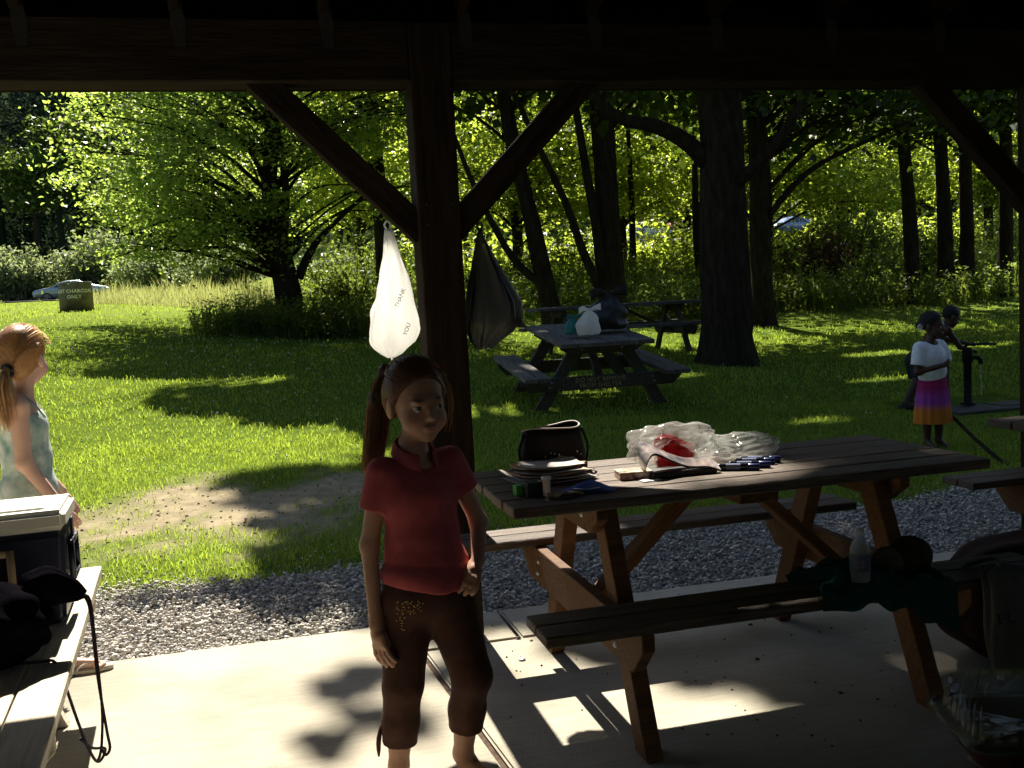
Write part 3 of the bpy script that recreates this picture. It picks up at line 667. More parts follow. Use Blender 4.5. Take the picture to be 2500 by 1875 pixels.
tb, tP, to = tree('forked_tree', 'straight tall trunk with a curved side stem, left of the big trunk', (6.17, 17),
    [(0, 0, 0), (0, 0, 1), (-.02, 0, 3), (-.06, 0, 6), (.1, 0, 11), (.1, 0, 14)], [.25, .23, .20, .17, .12, .05],
    [((.2, .2, 12), (4.0, 4.0, 3.6), 16), ((.6, .8, 5.4), (2.6, 2, 1.2), 20)], .20, LF['dark'], 100, seed=9, group=G_T, fill='forked')
extra_limb(tb, to, [(6.10, 16.95, .9), (5.85, 16.9, 1.6), (5.62, 16.85, 2.1), (5.35, 16.8, 2.9), (4.9, 16.8, 3.9), (4.3, 16.7, 5.2)], .10, .04)
extra_limb(tb, to, [(6.02, 16.98, 1.2), (5.92, 16.9, 2.4), (5.78, 16.9, 3.4), (5.6, 16.9, 4.8)], .11, .06)
tc_, tP, to = tree('big_tree', 'thickest dark trunk right of centre with a limb curving left', (6.38, 13),
    [(0, 0, 0), (0, 0, 1), (.02, 0, 3), (0, 0, 5), (.3, 0, 9), (.4, 0, 13)], [.36, .335, .30, .27, .18, .06],
    [((.4, .4, 10), (5.2, 4.8, 4.2), 16), ((1.0, .6, 4.6), (2.8, 1.6, .6), 22)], .20, LF['dark'], 105, seed=10, group=G_T, fill='big')
extra_limb(tc_, to, [(6.2, 13, 3.05), (5.85, 12.95, 3.35), (5.4, 12.9, 3.55), (4.85, 12.9, 3.68), (4.4, 12.8, 4.1), (3.9, 12.8, 4.9)], .13, .05)
extra_limb(tc_, to, [(6.5, 12.75, 2.75), (6.9, 12.6, 3.15), (7.2, 12.5, 3.55), (7.45, 12.45, 4.0), (8.0, 12.4, 5.0)], .085, .045)
td, tP, to = tree('straight_tree', 'straight trunk close behind the big one, on its right', (9.36, 17.5),
    [(0, 0, 0), (-.02, 0, 1), (-.02, 0, 3), (0, 0, 6), (.1, 0, 12)], [.23, .19, .175, .15, .06],
    [((.4, .2, 11), (4.2, 4.2, 3.6), 16), ((1.8, .2, 4.6), (2.8, 1.8, 1.1), 34)], .20, LF['dark'], 95, seed=12, group=G_T, fill='straight')
extra_limb(td, to, [(9.45, 17.4, 2.6), (10.0, 17.3, 3.2), (10.6, 17.2, 3.6), (11.6, 17.1, 4.0), (12.6, 17.0, 4.4)], .07, .025)
extra_limb(td, to, [(9.4, 17.4, 3.6), (10.2, 17.3, 4.2), (11.4, 17.2, 4.6)], .06, .025)
for k, (x, y, r_, lab) in enumerate([(14.4, 20, .15, 'first'), (15.55, 20.4, .16, 'second'), (16.25, 20.6, .15, 'third'), (16.95, 20.2, .15, 'fourth')]):
    tree('thin_tree', '%s of four thin trunks at the right, counted from the left' % lab, (x, y), [(0, 0, 0), (.05*(k-1), 0, 2), (.1*(k-2), 0, 5), (.1, 0, 10)], [r_*1.15, r_, r_*.8, .05],
         [((.2, 0, 9), (3.2, 3.4, 3.0), 12), ((-.3, -.2, 5.0), (2.2, 1.8, 1.2), 20)], .20, LF['dark'], 85, seed=20+k, group=G_T, fill={0: 'thin0', 2: 'thin1'}.get(k))
# trees beyond the weeds, lit from behind
mids = [(7.2, 27.5, 'lit tree seen between the leaning trunk and the straight one', 5), (11.2, 30, 'lit tree seen just left of the big trunk', 6), (3.2, 31, 'lit tree glowing behind the post', 7), (14.8, 28, 'lit tree seen right of the straight trunk', 8),
        (19.5, 31, 'lit tree above the weedy slope on the right', 9), (24.5, 30, 'lit tree behind the four thin trunks', 10), (30, 33, 'lit tree at the far right edge behind the brace', 11), (17, 38, 'taller tree far behind the weedy slope', 12), (9, 40, 'taller tree far behind the straight trunk', 13)]
for x, y, lab, sd_ in mids:
    r2 = random.Random(sd_); h = r2.uniform(.9, 1.15)
    tree('woodland_tree', lab, (x, y), [(0, 0, 0), (.1, 0, 2), (-.1, 0, 5), (0, 0, 8)], [.17, .15, .11, .04],
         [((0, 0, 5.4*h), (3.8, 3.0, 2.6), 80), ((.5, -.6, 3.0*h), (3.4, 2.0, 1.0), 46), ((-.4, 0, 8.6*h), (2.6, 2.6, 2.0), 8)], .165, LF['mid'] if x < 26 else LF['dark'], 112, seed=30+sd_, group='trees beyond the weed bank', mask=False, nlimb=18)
for k, (x, y, h) in enumerate([(8.9, 24.5, 6), (11.6, 25, 7), (12.4, 25.6, 6), (10.4, 27, 7), (13.0, 24.2, 7)]):
    tree('sapling', ['thin dark sapling right beside the straight trunk', 'thin sapling left of the big trunk, near the red car', 'thin sapling right against the big trunk', 'thin sapling above the parked white car', 'thin sapling between the big trunk and its neighbour'][k], (x, y), [(0, 0, 0), (.1*(k-2), 0, 2.2), (.05, 0, h)], [.11, .09, .03],
         [((0, 0, h), (1.8, 1.6, 1.4), 16)], .18, LF['mid'], 60, seed=60+k, group='saplings in the weed bank', mask=False, nlimb=8)
for k, (x, y) in enumerate([(10, 47), (16, 50), (22, 46), (28, 52), (34, 47), (40, 54), (47, 50), (20, 57), (31, 60), (13, 58)]):
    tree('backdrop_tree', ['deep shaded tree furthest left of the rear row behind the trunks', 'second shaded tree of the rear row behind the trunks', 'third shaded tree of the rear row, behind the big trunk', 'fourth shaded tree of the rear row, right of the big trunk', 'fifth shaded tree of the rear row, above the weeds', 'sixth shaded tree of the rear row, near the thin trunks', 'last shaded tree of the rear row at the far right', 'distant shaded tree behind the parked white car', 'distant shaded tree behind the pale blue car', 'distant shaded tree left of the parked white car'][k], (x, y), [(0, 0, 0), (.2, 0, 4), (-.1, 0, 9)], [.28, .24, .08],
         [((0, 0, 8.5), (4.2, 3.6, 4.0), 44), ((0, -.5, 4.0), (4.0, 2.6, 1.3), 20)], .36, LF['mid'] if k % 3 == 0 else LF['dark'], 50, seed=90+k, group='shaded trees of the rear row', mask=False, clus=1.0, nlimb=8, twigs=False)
# light green tree in front of the dark woods, left
tree('lime_tree', 'light yellow green tree in front of the dark woods at the far left', (-14.4, 80), [(0, 0, 0), (0, 0, 4), (.2, 0, 10)], [.25, .2, .05],
     [((.3, 0, 8.0), (3.4, 2.6, 2.6), 80), ((2.4, 0, 10.6), (2.8, 2, 2.0), 50)], .32, LF['lime'], 60, seed=81, mask=False, clus=.8)
# woods that close the view
rng = np.random.RandomState(77)
acc = Acc(); n = 800
cx = rng.uniform(-48, 84, n); cy = rng.uniform(89, 112, n); cz = ground_z(cx, cy)+23*rng.uniform(0, 1, n)**1.25
P = np.repeat(np.stack([cx, cy, cz], -1), 46, 0)+rng.normal(0, 1, (n*46, 3))*np.array([1.5, 1.5, .8])
acc.add(*leaf_quads(P, rng.uniform(.35, .8, len(P)), rng, (0, -.2, 1), .8))
n = 520; cx = rng.uniform(-32, 6, n); cy = rng.uniform(86, 93, n); cz = ground_z(cx, cy)+rng.uniform(.3, 18, n)
P = np.repeat(np.stack([cx, cy, cz], -1), 46, 0)+rng.normal(0, 1, (n*46, 3))*np.array([1.2, 1.2, .6])
acc.add(*leaf_quads(P, rng.uniform(.3, .6, len(P)), rng, (0, -.2, 1), .8))
for k in range(70):
    x, y = rng.uniform(-45, 80), rng.uniform(84, 100); z = gz1(x, y)
    acc.tube([(x, y, z), (x+rng.normal(0, .2), y, z+7), (x+rng.normal(0, .5), y, z+15)], [.25, .2, .1], 6)
o = acc.build('far_woods', LF['far']); tag(o, 'dark woods closing the view behind the lawn and road', 'woods', None, 'stuff')

# woods on the other sides, out of view, added to block low skylight
acc = Acc(); n = 1100; aa = rng.uniform(RAD(165), RAD(375), n); rr = rng.uniform(15, 26, n); cz = rng.uniform(.3, 19, n)
P = np.repeat(np.stack([2+np.cos(aa)*rr, np.sin(aa)*rr, cz], -1), 16, 0)+rng.normal(0, 1, (n*16, 3))*np.array([1.2, 1.2, .7])
acc.add(*leaf_quads(P, rng.uniform(.6, 1.1, len(P)), rng, (0, 0, 1), .9))
o = acc.build('sky_block_woods', LF['far']); tag(o, 'unseen woods behind the shelter, added to block skylight', 'woods', None, 'stuff')

# ------------------------------------------------------------------ shrubs and weeds
def shrub(name, label, x, y, rx_, ry_, h, n, ls, lm, seed, upright=True, cat='shrub', group=None, bark=BARK):
    rng = np.random.RandomState(seed); z = gz1(x, y); t = empty(name, (x, y, z-.03)); tag(t, label, cat, group)
    wood = Acc(); P = []
    for k in range(n):
        a = rng.uniform(0, 6.28); r = rng.uniform(0, 1)**.6; ex, ey = np.cos(a)*r*rx_, np.sin(a)*r*ry_; eh = h*(1-.35*r*r)*rng.uniform(.55, 1.08)
        pts = spline([(ex*.25, ey*.25, 0), (ex*.6, ey*.6, eh*.55), (ex, ey, eh)], 6); wood.tube(pts, np.linspace(.016, .004, 6), 4)
        m = rng.randint(38, 62); u = rng.uniform(.12, 1.03, m); q = np.stack([np.interp(u, np.linspace(0, 1, 6), pts[:, i]) for i in range(3)], -1)
        P.append(q+rng.normal(0, 1, (m, 3))*np.array([.13, .13, .08])*(rx_**.5))
    P = np.vstack(P); V, Q = leaf_quads(P, ls*rng.uniform(.6, 1.3, len(P)), rng, (0, 0, .5), .8, .5)
    link('foliage', mesh_np('foliage', V, Q), lm, t); wood.build('stem', bark, t, True); return t
G_S = 'shrubs at the edge of the lawn'
shrub('willow_shrub', 'rounded grey green shrub at the far left edge', -12.1, 60.8, 2.4, 1.6, 3.0, 120, .28, LF['grey'], 1, group=G_S)
shrub('willow_shrub', 'large grey green shrub behind the concrete bin', -7.9, 61.0, 2.7, 1.8, 3.6, 190, .26, LF['grey'], 2, group=G_S)
shrub('willow_shrub', 'silvery shrub under the left end of the maple', -4.3, 54, 2.5, 1.7, 2.7, 150, .24, LF['grey'], 3, group=G_S)
shrub('willow_shrub', 'silvery shrub directly left of the maple trunk', -1.0, 44, 2.4, 1.6, 2.0, 140, .20, LF['grey'], 4, group=G_S)
shrub('leafy_shrub', 'green twiggy shrub between the maple trunk and the white bag', 1.75, 18.6, .75, .6, 1.25, 60, .085, LF['weed'], 5, group=G_S)
shrub('leafy_shrub', 'low green shrub in front of the maple trunk', .1, 17.6, .9, .5, .50, 26, .08, LF['weed'], 6, group=G_S)
shrub('leafy_shrub', 'low shady shrub right of the maple, below the white bag', 1.1, 17.3, 1.0, .5, .65, 30, .08, LF['weed'], 16, group=G_S)
shrub('withered_shrub', 'dark withered shrub in the weeds right of the straight trunk', 12.9, 21.5, 1.0, .7, 1.9, 60, .12, LF['brown'], 7, group=G_S)
shrub('leafy_shrub', 'bright bushy shrub left of the four thin trunks', 15.6, 24.5, 1.6, 1.2, 2.2, 110, .13, LF['weed'], 8, group=G_S)
shrub('leafy_shrub', 'dark shrub among the thin trunks at the right', 16.5, 22, 1.6, 1.0, 1.5, 80, .13, LF['weed'], 9, group=G_S)
def weeds(name, label, n, region, h, ls, lm, seed, leaves=9, blade=.5, hf=None):
    rng = np.random.RandomState(seed); x, y = region(n, rng); z = ground_z(x, y); acc = Acc()
    H = h*rng.uniform(.45, 1.2, n)*(.45+1.1*vnoise(x*.8, y*.8, 2))*(hf(x, y) if hf else 1)
    nb = int(n*blade); acc.add(*blades(x[:nb], y[:nb], H[:nb], rng.uniform(.012, .03, nb), rng, .45))
    k = n-nb; xs_, ys_, hs, zs = x[nb:], y[nb:], H[nb:], z[nb:]
    if k:
        lx = rng.normal(0, .12, k)*hs; ly = rng.normal(0, .12, k)*hs
        acc.add(*blades(xs_, ys_, hs, np.full(k, .014), rng, .15))
        u = rng.uniform(.2, 1.0, (k, leaves)); C = np.stack([xs_[:, None]+lx[:, None]*u+rng.normal(0, .05, u.shape), ys_[:, None]+ly[:, None]*u+rng.normal(0, .05, u.shape), zs[:, None]+hs[:, None]*u], -1).reshape(-1, 3)
        C = C[gaps(C, rng)]; acc.add(*leaf_quads(C, ls*rng.uniform(.6, 1.3, len(C)), rng, (0, 0, .9), .6, .45))
    o = acc.build(name, lm); tag(o, label, 'weeds', None, 'stuff')
def bank(n, rng):
    x = rng.uniform(1.0, 24, n); y = 20.3+rng.uniform(0, 1, n)**.8*6.5-np.clip((3-x), 0, 2)*.3+np.clip(x-11, 0, 6)*.15; return x, y
def under(n, rng): x = rng.uniform(4, 44, n); return x, 30+rng.uniform(0, 1, n)*8+np.clip(x-10, 0, 40)*.35
weeds('undergrowth', 'shaded undergrowth between the weed bank and the road', 3800, under, 1.5, .26, LF['mid'], 11, 14, .1)
weeds('weed_bank', 'tall leafy weeds on the bank behind the trees', 6500, bank, 1.25, .12, LF['weed'], 1, 10, .35)
def edge(n, rng): x = rng.uniform(7.5, 17, n); return x, 18.8+rng.uniform(0, 1, n)*1.6+vnoise(x, x*0, 3)*.8
weeds('weed_edge', 'lower weeds and goldenrod along the shaded lawn edge', 1300, edge, .8, .11, LF['weed'], 2, 12, .25)
def meadow(n, rng): x = rng.uniform(-5.4, 2.6, n); return x, 20.5+vnoise(x*1.1, x*0+4, 1)*3+rng.exponential(1, n)*4.5+np.clip(-x, 0, 7)*2.3
weeds('meadow_grass', 'tall pale unmown grass behind the maple', 7500, meadow, .42, .05, leaf_mat('meadow_blade', (.26, .27, .11), (.36, .38, .12), .5, .6, .3, .7), 3, 3, .9, lambda x, y: np.clip((y-19.5-np.clip(-x, 0, 7)*2.3)/7, .3, 1.15)*(.6+.8*vnoise(x*3, y*.5, 5)))
def foot(n, rng): a = rng.uniform(0, 6.28, n); r = rng.uniform(0, 1, n)**.5; return .9+np.cos(a)*r*1.9, 17.7+np.sin(a)*r*1.0
weeds('maple_weeds', 'knee high weeds round the foot of the maple', 1500, foot, .55, .07, LF['weed'], 4, 8, .4)
# ------------------------------------------------------------------ bodies as smooth implicit surfaces
def surface_net(F, lo, h):
    S = F < 0; c = [S[i:S.shape[0]-1+i, j:S.shape[1]-1+j, k:S.shape[2]-1+k] for i in (0, 1) for j in (0, 1) for k in (0, 1)]
    cnt = sum(x.astype(np.int8) for x in c); act = (cnt > 0) & (cnt < 8); idx = np.argwhere(act)
    co = np.array([[i, j, k] for i in (0, 1) for j in (0, 1) for k in (0, 1)])
    pos = np.zeros((len(idx), 3)); num = np.zeros(len(idx))
    for a in range(8):
        for b in range(a+1, 8):
            if np.abs(co[a]-co[b]).sum() != 1: continue
            f0 = F[tuple((idx+co[a]).T)]; f1 = F[tuple((idx+co[b]).T)]; m = (f0 < 0) != (f1 < 0); t = f0/np.where(m, f0-f1, 1)
            pos += m[:, None]*(co[a]+(co[b]-co[a])*t[:, None]); num += m
    V = np.array(lo)+h*(idx+pos/num[:, None]); gid = -np.ones(act.shape, np.int64); gid[act] = np.arange(len(idx)); Q = []
    for ax in range(3):
        b, c2 = [(1, 2), (2, 0), (0, 1)][ax]
        s0 = [slice(1, -1)]*3; s1 = [slice(1, -1)]*3; s0[ax] = slice(0, -1); s1[ax] = slice(1, None)
        A, B = S[tuple(s0)], S[tuple(s1)]
        e = np.argwhere(A != B); off = np.ones(3, int); off[ax] = 0; p = e+off; inside = A[tuple(e.T)]
        eb = np.zeros(3, int); eb[b] = 1; ec = np.zeros(3, int); ec[c2] = 1
        q = np.stack([gid[tuple(p.T)], gid[tuple((p-eb).T)], gid[tuple((p-eb-ec).T)], gid[tuple((p-ec).T)]], -1)
        q[~inside] = q[~inside][:, ::-1]; Q.append(q)
    Q = np.vstack(Q); Q = Q[(Q >= 0).all(1)]
    return V, Q
class Shape:
    """list of primitives blended smoothly; evaluated on a local grid"""
    def __init__(s): s.p = []
    def cone(s, a, b, ra, rb=None, k=.02, flat=None, sub=False, sq=None):
        s.p.append(('c', np.array(a, float), np.array(b, float), ra, ra if rb is None else rb, k, flat, sub, sq)); return s
    def ell(s, c, r, R=None, k=.02, sub=False):
        s.p.append(('e', np.array(c, float), np.array(r, float), np.eye(3) if R is None else np.asarray(R), k, sub)); return s
    def cut(s, p, n, k=.004): s.p.append(('h', np.array(p, float), np.array(n, float)/np.linalg.norm(n), k)); return s
    def chain(s, pts, rad, k=.02):
        for i in range(len(pts)-1): s.cone(pts[i], pts[i+1], rad[i], rad[i+1], k)
        return s
    def mesh(s, h, warp=None, pad=.03):
        lo = np.full(3, 1e9); hi = -lo
        for p in s.p:
            if p[0] == 'c' and not p[7]:
                r = max(p[3], p[4]); lo = np.minimum(lo, np.minimum(p[1], p[2])-r); hi = np.maximum(hi, np.maximum(p[1], p[2])+r)
            elif p[0] == 'e' and not p[5]: r = p[2].max(); lo = np.minimum(lo, p[1]-r); hi = np.maximum(hi, p[1]+r)
        lo -= pad; hi += pad; n = np.ceil((hi-lo)/h).astype(int)+1
        F = np.full(n, .08, np.float32); ax = [lo[i]+h*np.arange(n[i]) for i in range(3)]
        for p in s.p:
            if p[0] == 'h':
                q = (ax[0][:, None, None]-p[1][0])*p[2][0]+(ax[1][None, :, None]-p[1][1])*p[2][1]+(ax[2][None, None]-p[1][2])*p[2][2]
                F = np.maximum(F, q.astype(np.float32)); continue
            if p[0] == 'c': m = max(p[3], p[4])+.07; l2 = np.minimum(p[1], p[2])-m; h2 = np.maximum(p[1], p[2])+m
            else: m = p[2].max()+.07; l2 = p[1]-m; h2 = p[1]+m
            i0 = np.clip(((l2-lo)/h).astype(int), 0, n); i1 = np.clip(((h2-lo)/h).astype(int)+2, 0, n); sl = tuple(slice(a, b) for a, b in zip(i0, i1))
            X = np.stack(np.meshgrid(ax[0][sl[0]], ax[1][sl[1]], ax[2][sl[2]], indexing='ij'), -1).astype(np.float32)
            if X.size == 0: continue
            if p[0] == 'c':
                _, a, b, ra, rb, k, flat, sub, sq = p; ba = b-a; t0 = ((X-a)@ba)/max(ba@ba, 1e-9); t = np.clip(t0, 0, 1); v = X-a-t[..., None]*ba
                if sq is not None: v = v/np.asarray(sq)
                d = np.sqrt((v*v).sum(-1))-(ra+(rb-ra)*t)
                if flat is not None: d = np.maximum(d, (t0-1)*np.linalg.norm(ba))
            else:
                _, c, r, R, k, sub = p; q = (X-c)@R; k0 = np.sqrt(((q/r)**2).sum(-1)); k1 = np.sqrt(((q/r**2)**2).sum(-1))+1e-6; d = k0*(k0-1)/k1
            f = F[sl]
            if sub: hh = np.clip(.5-.5*(f+d)/k, 0, 1); F[sl] = f*(1-hh)-d*hh+k*hh*(1-hh)
            else: hh = np.clip(.5+.5*(d-f)/k, 0, 1); F[sl] = d*(1-hh)+f*hh-k*hh*(1-hh)
        if warp is not None:
            X = np.stack(np.meshgrid(*ax, indexing='ij'), -1); F = F+warp(X)
        return surface_net(F, lo, h)
def frame(fwd_deg, pitch=0, roll=0):
    """columns: right, forward, up of a head or hand; 0 deg faces the camera side (-Y), positive turns to +X"""
    a = math.radians(fwd_deg); f = np.array([math.sin(a), -math.cos(a), 0]); u = np.array([0, 0, 1.])
    p = math.radians(pitch); f2 = f*math.cos(p)-u*math.sin(p); u2 = u*math.cos(p)+f*math.sin(p); r = np.cross(f2, u2)
    q = math.radians(roll); r2 = r*math.cos(q)+u2*math.sin(q); u3 = u2*math.cos(q)-r*math.sin(q)
    return np.stack([r2, f2, u3], 1)
def add_head(S, c, R, s):
    """head of a child; s = 1 for a head 0.225 m tall"""
    P = lambda x, y, z: c+R@(np.array([x, y, z])*s)
    S.ell(P(0, -.014, .032), np.array([.073, .09, .083])*s, R, .02)
    S.ell(P(0, .026, -.032), np.array([.058, .058, .066])*s, R, .03)
    S.ell(P(0, .060, -.085), np.array([.018, .018, .015])*s, R, .03)
    for e in (-1, 1):
        S.ell(P(e*.034, .050, -.044), np.array([.025, .026, .025])*s, R, .025)
        S.ell(P(e*.074, -.012, -.012), np.array([.009, .019, .029])*s, R, .008)
        S.ell(P(e*.030, .096, -.006), np.array([.016, .013, .0075])*s, R, .012, sub=True)
    S.cone(P(-.030, .077, .012), P(.030, .077, .012), .007*s, .007*s, .025)
    S.cone(P(0, .080, -.004), P(0, .096, -.031), .0055*s, .0085*s, .012)
    S.ell(P(0, .089, -.036), np.array([.0135, .008, .006])*s, R, .007)
    S.ell(P(0, .082, -.0575), np.array([.018, .008, .0045])*s, R, .006)
    S.ell(P(0, .0805, -.066), np.array([.015, .008, .005])*s, R, .006)
    return P
def paint_head(V, c, R, s, skin, lip, brow):
    q = ((V-c)@R)/s; col = np.tile(np.array(skin), (len(V), 1)).astype(float)
    def blend(m, cc): col[:] = col*(1-m[:, None])+np.array(cc)*m[:, None]
    m = np.exp(-((q[:, 0]/.018)**2+((q[:, 2]+.0618)/.0085)**2)**2)*(q[:, 1] > .06); blend(np.clip(m, 0, 1)*.75, lip)
    for e in (-1, 1):
        m = np.exp(-(((q[:, 0]-e*.031)/.019)**2+((q[:, 2]-.0165+.25*abs(1)*((np.abs(q[:, 0])-.03)**2)*20)/.0045)**2)**2)*(q[:, 1] > .05); blend(np.clip(m, 0, 1)*.75, brow)
    m = np.exp(-(((np.abs(q[:, 0])-.036)/.02)**2+((q[:, 2]+.034)/.018)**2))*(q[:, 1] > .03); blend(m*.25, np.array(skin)*np.array([1.15, .75, .7]))
    return col
def add_eyes(t, P, R, s, dark):
    W_ = bpy.data.materials.get('eye_white') or mat('eye_white', (.35, .33, .31), .3, .5)
    I_ = bpy.data.materials.get('iris') or mat('iris', dark, .2, .6)
    for e in (-1, 1):
        c = P(e*.030, .0725, -.006); bm = bmesh.new(); bmesh.ops.create_uvsphere(bm, u_segments=14, v_segments=10, radius=.0108*s)
        me = bm_mesh('eye', bm, True); o = link('eye', me, W_, t, tuple(c))
        bm = bmesh.new(); bmesh.ops.create_uvsphere(bm, u_segments=12, v_segments=8, radius=.0058*s); bmesh.ops.scale(bm, vec=(1, .45, 1), verts=bm.verts)
        i = link('iris', bm_mesh('iris', bm, True), I_, o); d = R@np.array([-.002*s, .0090*s, 0]); i.location = tuple(d); i.rotation_euler = (0, 0, math.atan2(-R[0, 1], R[1, 1]) if True else 0)
def hand(S, wrist, mid, tip_dir, side, curl, r=.0075, L=.06, thumb=None, palm=.018):
    """palm from wrist to mid (knuckles), four fingers along tip_dir spread along side, bending towards curl"""
    w, m = np.array(wrist, float), np.array(mid, float); td = np.array(tip_dir, float); td /= np.linalg.norm(td); sd_ = np.array(side, float); sd_ /= np.linalg.norm(sd_); cu = np.array(curl, float)
    S.cone(w, w*.4+m*.6, palm*.75, palm*.8, .012)
    for k in range(4):
        o = (k-1.5)*palm*.62; b = m+sd_*o; S.cone(w*.45+m*.55+sd_*o*.8, b, palm*.52, r*1.12, .009)
    for k, f in enumerate((.88, 1, .94, .76)):
        o = (k-1.5)*palm*.74; b = m+sd_*o; d1 = td+cu*.3+sd_*(k-1.5)*.16; d1 /= np.linalg.norm(d1); p1 = b+d1*L*f*.45; d2 = td+cu*1.0+sd_*(k-1.5)*.16; d2 /= np.linalg.norm(d2); p2 = p1+d2*L*f*.32; d3 = td*.7+cu*1.5; d3 /= np.linalg.norm(d3); p3 = p2+d3*L*f*.24
        S.chain([b, p1, p2, p3], [r*1.05, r, r*.92, r*.8], .004)
    if thumb is not None:
        tdn = np.array(thumb, float); b = w*.62+m*.38-sd_*palm*.75; p1 = b+tdn*L*.42; p2 = p1+(tdn*.5+td*.5)*L*.40; S.chain([b, p1, p2], [r*1.35, r*1.15, r*.9], .007)
SKIN = mat('skin', (.5, .3, .2), .5, .35, .06, 40, .08, 220, attr=True, sss=.08)
def skin_obj(t, V, Q, col, name='body'): return link(name, mesh_np(name, V, Q, True, col), SKIN, t)
def cloth_obj(name, t, VQ, m): return link(name, mesh_np(name, VQ[0], VQ[1], True), m, t)
def wrinkle(amp, f=(30, 30, 55), seed=0, fn=None):
    """irregular cloth folds: a few crossing ridged waves of random direction, broken up along their length"""
    rg = np.random.RandomState(int(seed*100)+1); K = [(rg.normal(0, 1, 3)*np.array(f)*np.array([.55, .55, .8])*rg.uniform(.5, 1.3), rg.uniform(0, 6.28), rg.normal(0, 1, 3)*11, rg.uniform(0, 6.28)) for _ in range(6)]
    def w_(X):
        v = 0
        for k, p, k2, p2 in K: v = v+(1-2*np.abs(np.sin((X@k)*.5+p)))*np.clip(np.sin(X@k2+p2), 0, 1)
        return (amp*v*(fn(X) if fn else 1)).astype(np.float32)
    return w_
def hair_strips(rng, curves, wid, name, t, m, tip=.25):
    """thin tapering ribbons following the given curves"""
    acc = Acc()
    for c in curves:
        P = spline(c, 9); n = len(P); T = np.gradient(P, axis=0); T /= np.linalg.norm(T, axis=1)[:, None]+1e-9; r = rng.normal(0, 1, 3); s = np.cross(T, r); s /= np.linalg.norm(s, axis=1)[:, None]+1e-9
        w_ = wid*rng.uniform(.5, 1.2)*np.interp(np.linspace(0, 1, n), [0, .7, 1], [.7, 1, tip])[:, None]
        V = np.stack([P-s*w_, P+s*w_], 1).reshape(-1, 3); i = np.arange(n-1)*2; acc.add(V, np.stack([i, i+1, i+3, i+2], -1))
    return acc.build(name, m, t, True)
def hair_mat(name, c, tc_, tw=.3): return leaf_mat(name, c, tc_, tw, .38, .35, 60., .5)

